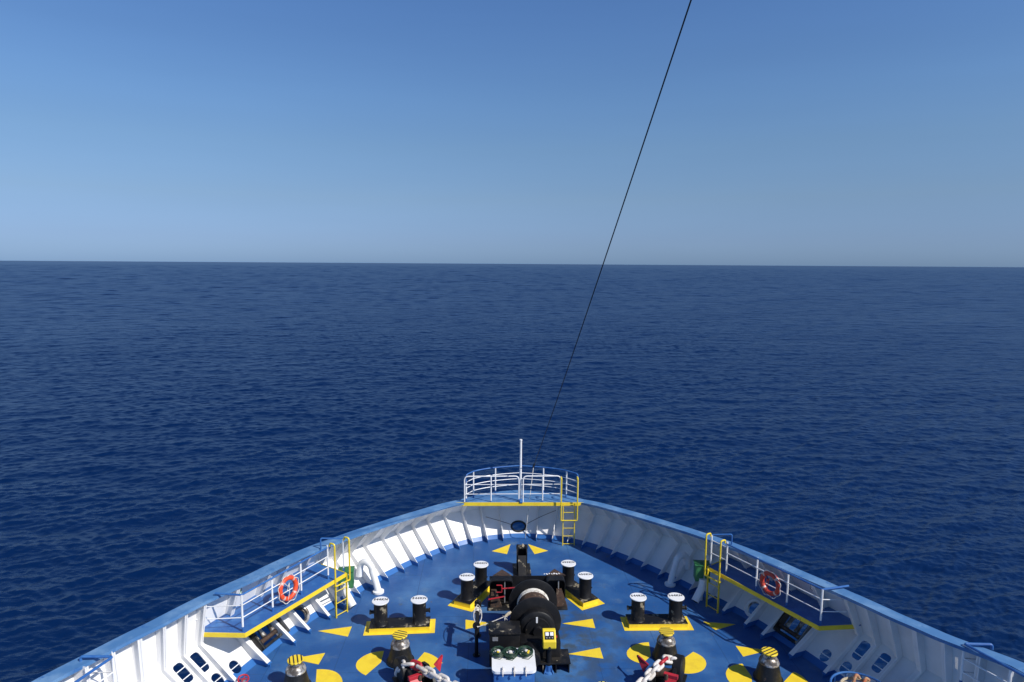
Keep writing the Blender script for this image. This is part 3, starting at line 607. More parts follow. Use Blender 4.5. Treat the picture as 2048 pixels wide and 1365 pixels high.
def lifebuoy(label, c, axis, mirror):
    o = thing('lifebuoy', label, 'lifebuoy', c, 'orange lifebuoys hanging on the railings')
    MB().ring(c, axis, 0.27, 0.062, 40, 12).part('ring', M['red_buoy' if mirror else 'orange'], o)
    x, y, d = frame(axis)
    for k in range(4):
        a = math.pi / 4 + k * math.pi / 2; mb = MB()
        pts = [c + (x * math.cos(a + q) + y * math.sin(a + q)) * 0.27 for q in (-0.1, -0.05, 0, 0.05, 0.1)]
        mb.tube(pts, 0.0645, 12); mb.part('reflective_band', M['reflect'], o)
    pts = []
    for k in range(65):
        a = 2 * math.pi * k / 64; dr = 0.335 + 0.04 * math.sin(2 * a * 2) ** 2
        pts.append(c + (x * math.cos(a) + y * math.sin(a)) * dr + d * 0.03 - Z * 0.03 * math.sin(2 * a) ** 2)
    MB().tube(pts[:-1], 0.011, 6, True).part('grab_line', M['rope_white'], o)
    mb = MB(); hang = c + Z * 0.3
    for q in range(3):
        a0 = 2.2 + q * 1.1
        mb.tube([c + d * 0.05 + Z * 0.16, c + d * 0.07 + x * 0.1 * math.cos(a0) + y * 0.1 * math.sin(a0), c + d * 0.05 + (x * math.cos(a0) + y * math.sin(a0)) * 0.3], 0.010, 5)
    mb.part('lashing', M['orange'] if mirror else M['rope_white'], o)
    return o
for sg in (-1, 1):
    o, e, wf, sw = side_platform(sg)
    ro, P, nn = side_railing(sg, e, wf, sw)
    if sg < 0: f0, f1 = at(674, 1242, 0), at(693.5, 1231, 0)
    else: f0, f1 = at(1432, 1226, 0), at(1412, 1215, 0)
    ax = (P[4] - P[3]).normalized()
    f0 = Vector((P[3].x, P[3].y, 0)) - nn * 0.16 + ax * 0.1; f1 = Vector((P[4].x, P[4].y, 0)) - nn * 0.16 - ax * 0.06
    ladder('ladder', 'yellow ladder on the sunlit left side beside a green box' if sg < 0 else 'yellow ladder on the shaded right side beside a green box', f0, f1, 0.0, 1.2, 4, -nn, 2.28, 'yellow ladders on the foredeck', 1.0, nn, 0.06)
    bc = at(581, 1172, 1.75) if sg < 0 else at(1541, 1161, 1.75)
    dd = (P[2] - P[1]).normalized(); tt = (bc - P[1]).dot(dd); bc2 = P[1] + dd * tt; bc = Vector((bc2.x, bc2.y, 1.66)) - nn * 0.10
    axis = (-nn + Z * 0.12 * (1 if sg < 0 else 0.1)).normalized()
    lifebuoy('bright orange lifebuoy hanging on the left platform railing in full sun' if sg < 0 else 'dull red lifebuoy with tangled orange lashing on the right platform railing', bc, axis, sg > 0)

# safety signs on the bulwark behind each railing
for px, py, sg in ((468, 1181, -1), (1654, 1167, 1)):
    s0 = s_of(at(px, py, 1.8)); zz = 1.78; f = (zz - ZK) / (z_t(s0) - ZK)
    c = bw(s0, off_k(s0) + (off_t(s0) - off_k(s0)) * f - 0.17, zz); t = tang(s0); n = -nrm(s0)
    o = thing('safety_sign', 'small green and white safety sign on the sunlit left bulwark' if sg < 0 else 'small dark safety sign on the shaded right bulwark', 'sign', c)
    rot = Matrix((t, Z, n)).transposed()
    MB().box(c, (0.22, 0.22, 0.012), rot).part('panel', M['white_ink'], o, smooth=0)
    mb = MB(); cc = c + n * 0.008
    mb.tube([cc + (t * math.cos(a) + Z * math.sin(a)) * 0.06 for a in [2 * math.pi * k / 20 for k in range(20)]], 0.014, 6, True)
    for a in ((-0.095, 0.0, 0.012, 0.2), (0.095, 0.0, 0.012, 0.2), (0, 0.095, 0.2, 0.012), (0, -0.095, 0.2, 0.012)): mb.box(cc + t * a[0] + Z * a[1], (a[2], a[3], 0.008), rot)
    mb.part('emblem', M['green'] if sg < 0 else M['ink'], o)

# ------------------------------------------------------------------ goosenecks, vents, green boxes
def out_dir(p): return nrm(s_of(p))
for px, py, sg in ((757, 1186, -1), (1340, 1171, 1)):
    b = at(px, py, 0); od = out_dir(b); td = tang(s_of(b)) * sg
    o = thing('gooseneck_vent', 'white sunlit gooseneck vent pipe on the left by the bulwark ribs' if sg < 0 else 'grey shaded gooseneck vent pipe on the right by the bulwark ribs', 'vent pipe', b, 'white gooseneck vents')
    pts = [b + Z * 0.03, b + od * 0.10 + Z * 0.30, b + od * 0.26 + Z * 0.66]
    cen = b + od * 0.47 + Z * 0.70 - td * 0.0
    pts += [cen + (-od * math.cos(a) + Z * math.sin(a)) * 0.21 + td * (0.1 * a / math.pi) for a in [math.pi * k / 12 for k in range(1, 13)]]
    pts += [cen + od * 0.23 + td * 0.12 - Z * 0.28]
    MB().tube(pts, 0.105, 16).part('pipe', M['white'], o)
    MB().lathe([(0.14, 0), (0.175, 0.01), (0.175, 0.07), (0.12, 0.09)], b, seg=20).part('base_flange', M['white'], o)
for px, py, sg in ((704, 1212, -1), (1392, 1202, 1)):
    b = at(px, py, 0.16); od = out_dir(b); td = tang(s_of(b)) * sg
    o = thing('vent_trunk', 'short kinked white vent trunk below the green box on the left' if sg < 0 else 'short kinked vent trunk below the green box in shade on the right', 'vent pipe', (b.x, b.y, 0), 'kinked vent trunks')
    MB().tube([b - od * 0.05, b + od * 0.26 + Z * 0.34, b + od * 0.30 + Z * 0.50, b + od * 0.30 + Z * 0.62], 0.115, 16).part('pipe', M['white'], o)
    MB().lathe([(0.10, -0.006), (0.10, 0.0)], b - od * 0.055, -od - Z * 0.9, 16).part('dark_mouth', M['rubber'], o)  # dark disc on the closed pipe end, shade of the opening as colour
    MB().lathe([(0.13, 0), (0.13, 0.04)], b + od * 0.30 + Z * 0.5, Z, 16).part('collar', M['white'], o)
for sg in (-1, 1):
    pix = (693, 1172) if sg < 0 else (1403, 1159)
    p = atY(pix[0], pix[1], 19.05 if sg < 0 else 19.0); od = out_dir(p)
    o = thing('locker_box', 'green steel box standing behind the left yellow ladder in sun' if sg < 0 else 'green steel box standing behind the right yellow ladder in shade', 'box', p, 'green boxes by the ladders')
    t = tang(s_of(p)); ang = (0.1 if sg < 0 else -0.15)
    rot = Matrix.Rotation(ang, 3, 'Z')
    MB().box(p + Z * 0.25, (0.44, 0.36, 0.50), rot, 0.012).part('case', M['green'], o)
    MB().box(p + Z * 0.515, (0.48, 0.40, 0.03), rot, 0.008).part('lid', M['green'], o)
    mb = MB(); f = rot @ Vector((0, -1, 0)); x = rot @ Vector((1, 0, 0))
    mb.box(p + f * 0.186 + Z * 0.25 + x * 0.04, (0.02, 0.012, 0.44), rot); mb.box(p + f * 0.19 + Z * 0.44 + x * 0.12, (0.06, 0.02, 0.03), rot); mb.part('door_strip', M['white'], o)
    MB().tube([p + Z * 0.0, Vector((p.x, p.y, 0))], 0.06, 10).part('stand', M['white'], o)

# ------------------------------------------------------------------ double mooring bollards
def cap_mesh(mb, c, r, body, rz):
    mb.mat(0).lathe([(r * 0.98, 0), (r, 0.006), (r, 0.02), (r * 0.985, 0.026)], c, seg=36)
    mb.mat(1).text(body, 0.13, Matrix.Translation(c + Z * 0.027 + Vector((0, 0.06, 0))) @ Matrix.Rotation(rz, 4, 'Z') @ Matrix.Diagonal((0.92, 1.1, 1, 1)), 0.002)
def bollard(label, pa, pb, body, base, paint, group, lug, name='mooring_bollard', zc=0.8):
    """pa, pb: the two posts (x,y); base: (length, width, height); paint: outline on deck"""
    pa, pb = Vector((*pa, 0)), Vector((*pb, 0)); c = (pa + pb) / 2; d = (pb - pa).normalized(); n = Vector((-d.y, d.x, 0))
    o = thing(name, label, 'bollard', c, group); L, Wd, Hh = base; rot = Matrix((d, n, Z)).transposed()
    mb = MB(); mb.mat(0).box(c + Z * (Hh + 0.006), (L + 0.012, Wd + 0.012, 0.012), rot, 0.004); mb.mat(1).box(c + Z * Hh / 2, (L, Wd, Hh - 0.002), rot); mb.part('base', [M['black_worn'], M['yellow']], o, smooth=0)
    q = [c + d * a + n * b + Z * 0.005 for a, b in paint]
    mk = MB().add(q, [tuple(range(len(q)))]).part('painted_margin', M['yellow'], o, smooth=0)
    if mk.data.polygons[0].normal.z < 0: mk.data.flip_normals()
    for p, sg in ((pa, -1), (pb, 1)):
        mb = MB(); mb.lathe([(0.215, Hh + 0.01), (0.19, Hh + 0.04), (0.19, zc - 0.03), (0.20, zc - 0.012)], p, seg=32)
        if lug: mb.lathe([(0.05, 0), (0.05, 0.27), (0.068, 0.275), (0.068, 0.31)], p + Z * 0.48, d * sg, 14)
        else: mb.box(p + Z * 0.40 - n * 0.195, (0.16, 0.03, 0.03), rot, 0.006)
        po = mb.part('post', M['black_worn'] if lug else M['black'], o)
        m2 = MB(); cap_mesh(m2, p + Z * (zc - 0.012), 0.238, body, 0.0); m2.part('cap', [M['white'], M['ink']], po)
    return o
mg = [(-0.99, -0.38), (0.99, -0.38), (0.99, 0.36), (-0.99, 0.36)]
G = 'white-capped double mooring bollards'
a, b = at(761, 1202.6, 0.8), at(838.3, 1200, 0.8)
bollard('double bollard on scuffed yellow base at left, nearest the lifebuoy, caps read 544KN', (a.x, a.y), (b.x, b.y), '544KN', (1.68, 0.52, 0.13), mg, G, True)
a, b = at(1276.5, 1195, 0.8), at(1352, 1194.5, 0.8)
bollard('double bollard on yellow base at right, striped by railing shadows, caps read 544KN', (a.x, a.y), (b.x, b.y), '544KN', (1.68, 0.52, 0.13), mg, G, True)
mg2 = [(-0.92, -0.42), (0.92, -0.42), (0.92, 0.42), (-0.92, 0.42)]
a, b = at(934, 1154.5, 0.8), at(962, 1129.5, 0.8)
bollard('double bollard on yellow base left of the centre roller stand, caps read 450KN', (a.x, a.y), (b.x, b.y), '450KN', (1.55, 0.56, 0.13), mg2, G, False)
a, b = at(1171, 1152, 0.8), at(1137, 1127.5, 0.8)
bollard('double bollard on yellow base right of the centre roller stand, caps read 450KN', (a.x, a.y), (b.x, b.y), '450KN', (1.55, 0.56, 0.13), mg2, G, False)

# ------------------------------------------------------------------ pedestal rollers with striped caps
def pedestal(label, p, ang):
    o = thing('pedestal_roller', label, 'pedestal roller', (p.x, p.y, 0), 'pedestal rollers with striped caps')
    MB().lathe([(0.36, 0.0), (0.36, 0.03), (0.325, 0.04), (0.315, 0.08), (0.265, 0.30), (0.232, 0.44)], p, seg=36).part('cone', M['cast'], o)
    MB().lathe([(0.232, 0.43), (0.245, 0.435), (0.245, 0.465), (0.236, 0.475), (0.225, 0.52), (0.185, 0.575), (0.155, 0.60), (0.15, 0.69)], p, seg=36).part('roller', M['steel'], o)
    mb = MB(); mb.mat(0).lathe([(0.17, 0.69), (0.195, 0.70), (0.195, 0.728), (0.188, 0.735)], p, seg=36)
    d = Vector((math.cos(ang), math.sin(ang), 0)); n = Vector((-d.y, d.x, 0))
    for k in range(-1, 3):
        y = (k - 0.5) * 0.092; w_ = 0.015
        lo_e = [(math.sqrt(max(0.197 ** 2 - yy ** 2, 0)), yy) for yy in np.linspace(y - w_, y + w_, 5)]
        q = [p + Z * 0.7368 + d * float(xx) * 0.955 + n * float(yy) for xx, yy in lo_e] + [p + Z * 0.7368 - d * float(xx) * 0.955 + n * float(yy) for xx, yy in lo_e[::-1]]
        mb.mat(1).prism(q, (0, 0, 0.002))
        for sx in (-1, 1):
            q = [p + Z * 0.700 + d * float(xx) * sx * 1.004 + n * float(yy) for xx, yy in lo_e]
            mb.add(q + [v + Z * 0.0285 for v in q], [(i, i + 1, i + 6, i + 5) for i in range(4)])
    mb.part('cap', [M['yellow'], M['ink']], o, smooth=30)
    return o
GL = [((800, 1269.4), 'dark pedestal roller with striped cap just aft of the left bollard', R(-20)), ((591, 1319), 'dark pedestal roller with steeply striped cap nearest the left bulwark', R(-70)),
      ((1333, 1263), 'dark pedestal roller with striped cap just aft of the right bollard', R(0)), ((1539, 1303), 'dark pedestal roller with striped cap in shade nearest the right bulwark', R(28)),
      ((1207, 1374), 'pedestal roller whose striped cap tip just shows at the bottom edge', R(80))]
for (px, py), lb, an in GL:
    p = at(px, py, 0.73); pedestal(lb, Vector((p.x, p.y, 0)), an)

# ------------------------------------------------------------------ bow stopper post
pb = at(1043.5, 1140, 0); o = thing('towing_post', 'rusty black towing post with sloping brace standing in front of the bow', 'towing post', pb)
mb = MB()
for x in (-0.155, 0.155):
    mb.prism([pb + Vector((x - 0.02, -0.14, 0)), pb + Vector((x - 0.02, -0.17, 0.70)), pb + Vector((x - 0.02, -0.10, 0.86)), pb + Vector((x - 0.02, 0.10, 0.86)), pb + Vector((x - 0.02, 0.17, 0.70)), pb + Vector((x - 0.02, 0.2, 0))], (0.04, 0, 0))
mb.box(pb + Vector((0, 0.1, 0.38)), (0.27, 0.06, 0.74)); mb.part('cheek', M['black'], o, smooth=0)
MB().lathe([(0.06, -0.19), (0.06, -0.135), (0.10, -0.13), (0.075, 0), (0.10, 0.13), (0.06, 0.135), (0.06, 0.19)], pb + Vector((0, 0, 0.80)), (1, 0, 0), 20).part('roller', M['black_worn'], o)
mb = MB(); mb.tube([pb + Vector((0.02, -0.02, 0.885)), pb + Vector((0.035, -0.08, 0.89))], 0.045, 10); mb.part('pin', M['rope'], o)
lo = at(1045, 1156, 0); hi = pb + Vector((0.0, -0.16, 0.58))
dd = (hi - lo); mb = MB(); x = Vector((1, 0, 0)); nn = x.cross(dd).normalized()
mb.prism([lo - x * 0.13, lo + x * 0.13, hi + x * 0.14, hi - x * 0.14], -nn * 0.05 if nn.z > 0 else nn * 0.05)
mb.part('brace', M['black_worn'], o, smooth=0)
MB().box(pb + Vector((0, -0.1, 0.012)), (0.6, 1.1, 0.02), bev=0.005).part('base_plate', M['black_worn'], o)

# ------------------------------------------------------------------ roller stand ahead of the winch
yS = 18.75; xl, xm1, xm2, xr = atY(979, 1190, yS).x, atY(1026, 1190, yS).x, atY(1092, 1190, yS).x, atY(1130.5, 1190, yS).x
o = thing('roller_stand', 'black open-backed steel roller stand with rusty feet between the bow bollards', 'roller stand', ((xl + xr) / 2, yS, 0))
mb = MB(); hS = 0.80
mb.box(((xl + xr) / 2, yS + 0.32, hS / 2 + 0.02), (xr - xl, 0.03, hS - 0.04)); mb.part('back_plate', M['black'], o, smooth=0)
for x0, x1 in ((xl, xm1), (xm2, xr)):
    w = x1 - x0; mb = MB()
    pth = rrect(w / 2, hS / 2 - 0.03, 0.12)
    outl = [Vector(((x0 + x1) / 2 + a, yS, hS / 2 + 0.05 + b)) for a, b in pth]; n_ = len(outl)
    mb.add(outl + [p + Vector((0, 0.30, 0)) for p in outl], [(i, (i + 1) % n_, n_ + (i + 1) % n_, n_ + i) for i in range(n_)])
    mb.add([p + Vector(((x0 + x1) / 2 - p.x, 0, hS / 2 - p.z)) * 0.06 for p in outl] + [p + Vector(((x0 + x1) / 2 - p.x, 0, hS / 2 - p.z)) * 0.06 + Vector((0, 0.30, 0)) for p in outl], [(i, (i + 1) % n_, n_ + (i + 1) % n_, n_ + i) for i in range(n_)])
    mb.add(outl + [p + Vector(((x0 + x1) / 2 - p.x, 0, hS / 2 - p.z)) * 0.06 for p in outl], [(i, (i + 1) % n_, n_ + (i + 1) % n_, n_ + i) for i in range(n_)])
    mb.part('housing', M['black'], o, smooth=0)
    MB().box(((x0 * 0.35 + x1 * 0.65), yS + 0.05, 0.42), (0.03, 0.04, 0.7)).part('divider', M['plate'], o, smooth=0)
    mb = MB(); xf = x0 + 0.16 if x0 == xl else x1 - 0.16
    mb.prism([(xf - 0.13, yS - 0.12, 0.01), (xf + 0.22, yS - 0.12, 0.01), (xf + 0.05, yS - 0.04, 0.52), (xf - 0.11, yS - 0.04, 0.52)], (0, 0.1, 0)); mb.part('bracket', M['rust'], o, smooth=0)
    mb = MB(); xq = (x0 * 0.45 + x1 * 0.55)
    mb.prism([(xq - 0.3, yS + 0.335, 0.55), (xq - 0.3, yS + 0.335, 0.78), (xq, yS + 0.75, 0.78), (xq + 0.3, yS + 0.335, 0.78)], (0, 0, 0.03)); mb.part('top_gusset', M['rust'], o, smooth=0)
    MB().box(((x0 + x1) / 2, yS - 0.02, 0.02), (w + 0.1, 0.5, 0.03), bev=0.006).part('foot_plate', M['black_worn'], o)
mb = MB(); rr_ = random.Random(4)
for k in range(7): mb.box((xm2 - 0.02 + k * 0.075, yS + 0.40 + rr_.uniform(-0.02, 0.02), 0.822), (rr_.uniform(0.03, 0.06), rr_.uniform(0.04, 0.09), 0.004), Matrix.Rotation(rr_.uniform(-0.6, 0.6), 3, 'Z'))
mb.part('paint_marks', M['white_ink'], o, smooth=0)
# red fork lever and bar
fk = thing('fork_lever', 'red two-pronged fork lever lying across the black roller stand', 'lever', atY(1004, 1178, yS - 0.2))
mb = MB(); q = lambda x, y: atY(x, y, yS - 0.2)
mb.tube([q(1032, 1175.5), q(1004, 1178)], 0.022, 8); mb.tube(arc_corner([q(993, 1171), q(1003.5, 1171), q(1003.5, 1185), q(993, 1185)], 0.02), 0.016, 8); mb.part('fork', M['red'], fk)
lv = MB().tube([atY(977, 1199.5, yS - 0.25), atY(1009, 1193.5, yS - 0.25)], 0.024, 8).part('brake_bar', M['red']); tag(lv, 'short straight red bar in front of the left housing of the roller stand', 'lever')

# ------------------------------------------------------------------ mooring winch
yn, yf = 16.45, 17.45; cx = 0.5 * (atY(1019.5, 1250, yn).x + atY(1122, 1250, yn).x); cz = 0.82
wx = thing('mooring_winch', 'big black rope drum winch numbered 1 in the middle of the foredeck', 'winch', (cx, 16.2, 0))
flp = lambda r: [(0.2, -0.025), (r - 0.02, -0.025), (r, -0.012), (r, 0.012), (r - 0.02, 0.025), (0.2, 0.025)]
MB().lathe(flp(0.685), (cx, yn, cz), (0, 1, 0), 56).part('flange', M['black'], wx)
MB().lathe(flp(0.685), (cx, yf, cz), (0, 1, 0), 56).part('flange', M['black'], wx)
MB().lathe([(0.42, 0.02), (0.42, yf - yn - 0.02)], (cx, yn, cz), (0, 1, 0), 48).part('drum', M['rust'], wx)
mb = MB()
for k in range(44):
    y = yn + 0.05 + k * 0.019; mb.ring((cx, y, cz), (0.02, 1, 0), 0.425 + 0.008 * (k % 2), 0.013, 44, 6)
mb.part('wound_wire', M['rust'], wx)
mb = MB()
for k in range(9): mb.ring((cx, yf - 0.22 + k * 0.022, cz), (0, 1, 0), 0.43 + 0.01 * (k % 2), 0.016, 44, 6)
mb.part('wound_white_rope', M['rope_white'], wx)
MB().lathe([(0.2, -0.08), (0.44, -0.1), (0.47, -0.13), (0.47, -0.31), (0.44, -0.34), (0.33, -0.35), (0.32, -0.40), (0.14, -0.42), (0.12, -0.5), (0.05, -0.5)], (cx + 0.03, yn + 0.04, cz - 0.04), (0, 1, 0), 40).part('gear_case', M['black'], wx)
n1 = atY(1073.5, 1239, yn - 0.315)
MB().text('1', 0.21, Matrix.Translation((n1.x, yn + 0.04 - 0.412, n1.z)) @ Matrix.Rotation(R(90), 4, 'X') @ Matrix.Diagonal((1.3, 1, 1, 1)), 0.006).part('number', M['white_ink'], wx)
gy0, gy1 = 15.68, 16.25; gx0, gx1 = at(979, 1268, 0.95).x, at(1040, 1268, 0.95).x
mb = MB(); mb.box(((gx0 + gx1) / 2, (gy0 + gy1) / 2, 0.49), (gx1 - gx0, gy1 - gy0, 0.86), bev=0.02); mb.part('gearbox', M['black'], wx)
mb = MB(); mb.box(((gx0 + gx1) / 2, (gy0 + gy1) / 2, 0.94), (gx1 - gx0 + 0.05, gy1 - gy0 + 0.05, 0.035), bev=0.008); 
for k in range(9): mb.lathe([(0.016, 0), (0.016, 0.02)], (gx0 + 0.02 + k * (gx1 - gx0 - 0.04) / 8, gy0 + 0.0, 0.957), seg=8)
for k in range(3): mb.lathe([(0.016, 0), (0.016, 0.02)], (gx0 + 0.0, gy0 + 0.15 + k * 0.13, 0.957), seg=8)
mb.part('gearbox_lid', M['black_worn'], wx)
pl = atY(990.5, 1279, gy0 - 0.012); MB().box((pl.x, gy0 - 0.008, pl.z), (0.14, 0.012, 0.10)).part('nameplate', M['plate'], wx, smooth=0)
mb = MB(); mb.box(((gx1 + cx + 0.6) / 2 + 0.0, 15.95, 0.36), (cx + 0.6 - gx1, 0.5, 0.66), bev=0.03); mb.part('motor_case', M['black'], wx)
mb = MB(); mb.lathe([(0.06, 0), (0.2, 0.01), (0.22, 0.05), (0.22, 0.5), (0.18, 0.55)], (gx1 + 0.28, 15.2, 0.5), (0, 1, 0), 24); mb.part('motor', M['black'], wx)
bx1 = at(1141, 1330, 0.2).x; mb = MB(); bx0 = cx - 0.5
mb.box(((bx0 + bx1) / 2, 15.75, 0.26), (bx1 - bx0, 0.62, 0.03))
for k in range(4):
    x = bx1 - 0.05 - k * 0.33; mb.prism([(x, 15.46, 0.005), (x, 15.46, 0.245), (x, 16.04, 0.245), (x, 16.04, 0.005)], (0.025, 0, 0))
mb.box(((bx0 + bx1) / 2, 15.9, 0.12), (bx1 - bx0, 0.03, 0.23)); mb.part('bed_plate', M['black_worn'], wx, smooth=0)
MB().box((cx - 0.55, yf + 0.22, 0.45), (0.14, 0.2, 0.88), bev=0.015).part('bearing_stand', M['black'], wx)
MB().box((cx + 0.1, yf + 0.2, 0.48), (0.34, 0.2, 0.92), bev=0.02).part('bearing_stand', M['black'], wx)

# rope post and its line
pa_, pb_ = at(953, 1311, 0), at(955, 1272, 0); pb_.x = pa_.x + 0.02; hG = 0.87
o = thing('rope_guide', 'black two-legged rope guide with pale rope tied on it, left of the winch', 'rope guide', (pa_ + pb_) / 2)
for q in (pa_, pb_):
    MB().tube([q, q + Z * hG], 0.048, 12).part('leg', M['black'], o)
    MB().lathe([(0.10, 0), (0.10, 0.02)], q, seg=18).part('base_plate', M['black_worn'], o)
sp = pb_ - pa_; ln = sp.length
MB().lathe([(0.10, -0.08), (0.10, -0.05), (0.05, -0.02), (0.05, ln + 0.02), (0.10, ln + 0.05), (0.10, ln + 0.08)], pa_ + Z * hG, sp, 20).part('spool', M['cast'], o)
MB().ring(pb_ + Z * (hG + 0.10), (0.1, 1, 0), 0.075, 0.024, 20, 8).part('eye', M['cast'], o)
rp = thing('tied_rope', 'thin pale rope tied round the black rope guide and stretched to the winch drum', 'rope', pa_ + Z * hG)
mb = MB()
for k in range(7): mb.ring(mid(pa_, pb_, 0.62 + 0.03 * k) + Z * hG, (0.25 * (-1) ** k, 1, 0.1), 0.075 + 0.004 * (k % 3), 0.011, 20, 6)
tp_ = pb_ + Z * (hG + 0.05)
lo_ = mid(pa_, pb_, 0.0) + Z * (hG - 0.02) + Vector((0.03, -0.1, 0))
for sx in (-1, 1): mb.tube(arc_corner([tp_, mid(tp_, lo_, 0.35) + Vector((0.10 * sx, 0, 0.09)), mid(tp_, lo_, 0.75) + Vector((0.11 * sx, 0, 0.07)), lo_], 0.2), 0.011, 6)
e0, e1, e2 = lo_, atY(1008.5, 1234, 16.30), atY(1022, 1224, 16.40)
mb.tube([e0, mid(e0, e1, 0.5) - Z * 0.01, e1], 0.011, 6)
mb.part('line', M['rope_white'], rp)
MB().tube([e1, mid(e1, e2, 0.3), mid(e1, e2, 0.7), e2], [0.012, 0.035, 0.045, 0.02], 8).part('splice', M['rope'], rp)
mb = MB(); rr_ = random.Random(2)
for k in range(7): mb.tube([e1, e1 + Vector((rr_.uniform(-0.05, 0.09), rr_.uniform(-0.05, 0), rr_.uniform(-0.1, 0.08)))], 0.006, 4)
mb.part('frayed_end', M['rope_white'], rp)

# white hatch with hose coils
hz = 0.9; h00, h10, h01, h11 = at(983, 1344, hz), at(1072.5, 1343.5, hz), at(984, 1297, hz), at(1069, 1296, hz)
hc = (h00 + h10 + h01 + h11) / 4; hw, hd = (h10 - h00).length, (h01 - h00).length
o = thing('deck_hatch', 'white-lidded deck hatch on a blue coaming behind the winch', 'hatch', (hc.x, hc.y, 0))
MB().prism([Vector((hc.x + a, hc.y + b, hz)) for a, b in rrect(hw / 2, hd / 2, 0.12)], (0, 0, -0.06)).part('lid', M['white'], o, smooth=30)
MB().box((hc.x, hc.y, 0.42), (hw - 0.08, hd - 0.10, 0.84), bev=0.03).part('coaming', M['blue'], o)
for k, x in enumerate((-0.27, 0.0, 0.27)):
    mb = MB(); b = Vector((hc.x + x, hc.y - hd / 2, hz)); mb.tube([b + Vector((0, 0.12, 0.03)), b + Vector((0, 0.0, 0.04)), b + Vector((0, -0.045, -0.03)), b + Vector((0, -0.03, -0.10))], 0.016, 8); mb.box(b + Vector((0, -0.0, 0.0)), (0.05, 0.06, 0.07), bev=0.008); mb.part('clamp', M['chainwhite'], o)
for k, (px, py, lb) in enumerate(((996, 1306.5, 'left coil of dark green line lying on the white hatch lid'), (1020, 1308.5, 'middle coil of dark green line lying on the white hatch lid'), (1052, 1306.5, 'right coil of dark line with a yellow tag on the white hatch lid'))):
    p = at(px, py, hz + 0.03); co = thing('line_coil', lb, 'coil', p, 'coils of line on the hatch lid'); rr_ = random.Random(k + 5); mb = MB()
    for q in range(15):
        rd = 0.11 + 0.075 * rr_.random(); cc = p + Vector((rr_.uniform(-0.018, 0.018), rr_.uniform(-0.018, 0.018), 0.005 + q * 0.005))
        mb.ring(cc, (rr_.uniform(-0.15, 0.15), rr_.uniform(-0.15, 0.15), 1), rd, 0.010, 24, 6)
    mb.tube([p + Vector((0.1, 0.05, 0.05)), p + Vector((0.16, -0.1, 0.0)), p + Vector((0.05, -0.22, -0.02)), p + Vector((-0.1, -0.18, -0.02))], 0.008, 5)
    mb.tube([p + Vector((0.02, 0.12, 0.06)), p + Vector((0.05, 0.2, 0.06)), p + Vector((-0.06, 0.22, 0.02))], 0.012, 5)
    mb.part('loops', M['hose'], co)
    mb = MB(); mb.lathe([(0.02, 0), (0.055, 0.01), (0.06, 0.06), (0.045, 0.10), (0.01, 0.115)], p + Vector((0, -0.01, -0.02)), (0.1, 0, 1), 14); mb.part('plug', M['chainwhite'], co)
    if k != 1: MB().box(p + Vector((0.05 if k else -0.0, -0.09, 0.085)), (0.05, 0.12 if k else 0.05, 0.02), Matrix.Rotation(-0.2, 3, 'Z'), 0.005).part('tag', M['yellow'], co)

# yellow control box on pedestal
cb = at(1097, 1344, 0); o = thing('control_stand', 'yellow control box with two gauges on a black pedestal right of the hatch', 'control box', cb)
z1, z0 = 1.13, 0.72; by = cb.y - 0.02
mb = MB(); mb.tube([cb + Z * 0.16, cb + Z * 0.74], 0.075, 16); mb.part('pedestal', M['black'], o)
mb = MB(); mb.lathe([(0.14, 0), (0.13, 0.03), (0.09, 0.05), (0.085, 0.2)], cb, seg=16)
for k in range(4):
    an = R(45 + 90 * k); d = Vector((math.cos(an), math.sin(an), 0)); mb.prism([cb + d * 0.08 + Z * 0.02, cb + d * 0.17 + Z * 0.02, cb + d * 0.08 + Z * 0.2], d.cross(Z) * 0.015)
mb.part('foot', M['blue'], o)
prof = [(-0.16, z0), (-0.19, z0 + 0.04), (-0.19, z0 + 0.21), (0.03, z1), (0.12, z1), (0.12, z0)]
fr = [(-0.165, y, z) for y, z in prof]
mb = MB(); bm = bmesh.new(); vv = [bm.verts.new((x * w, y, z)) for w, x in ((1, -0.165), (1, 0.165)) for y, z in prof]; nP = len(prof)
mb = MB(); mb.prism([(cb.x - 0.165, by + y, z) for y, z in prof], (0.33, 0, 0)); bm.free(); box = mb.part('case', M['yellow_pipe'], o, smooth=0)
bv = box.modifiers.new('bevel', 'BEVEL'); bv.width = 0.02; bv.segments = 2
pA, pB = Vector((cb.x, by - 0.19, z0 + 0.21)), Vector((cb.x, by + 0.03, z1)); u = (pB - pA).normalized(); n = Vector((1, 0, 0)).cross(u); c = mid(pA, pB, 0.52) + n * 0.006
rot = Matrix((Vector((1, 0, 0)), u, n)).transposed()
pan = MB().box(c, (0.23, 0.19, 0.012), rot).part('panel', M['black'], o, smooth=0)
for x in (-0.058, 0.058): MB().box(c + Vector((x, 0, 0)) + u * 0.035 + n * 0.008, (0.085, 0.085, 0.008), rot, 0.003).part('gauge', M['white_ink'], pan)
mb = MB()
for x in (-0.07, 0, 0.07): mb.lathe([(0.014, 0), (0.014, 0.02)], c + Vector((x, 0, 0)) - u * 0.06 + n * 0.006, n, 10)
mb.part('button', M['plate'], pan)
MB().lathe([(0.03, 0), (0.035, 0.02), (0.02, 0.035)], (cb.x + 0.165, by - 0.02, z0 + 0.25), (1, 0, 0), 12).part('stop_button', M['red'], o)
MB().lathe([(0.035, 0), (0.03, 0.03)], (cb.x, by - 0.185, z0 + 0.05), (0, -1, 0), 12).part('cable_gland', M['rubber'], o)

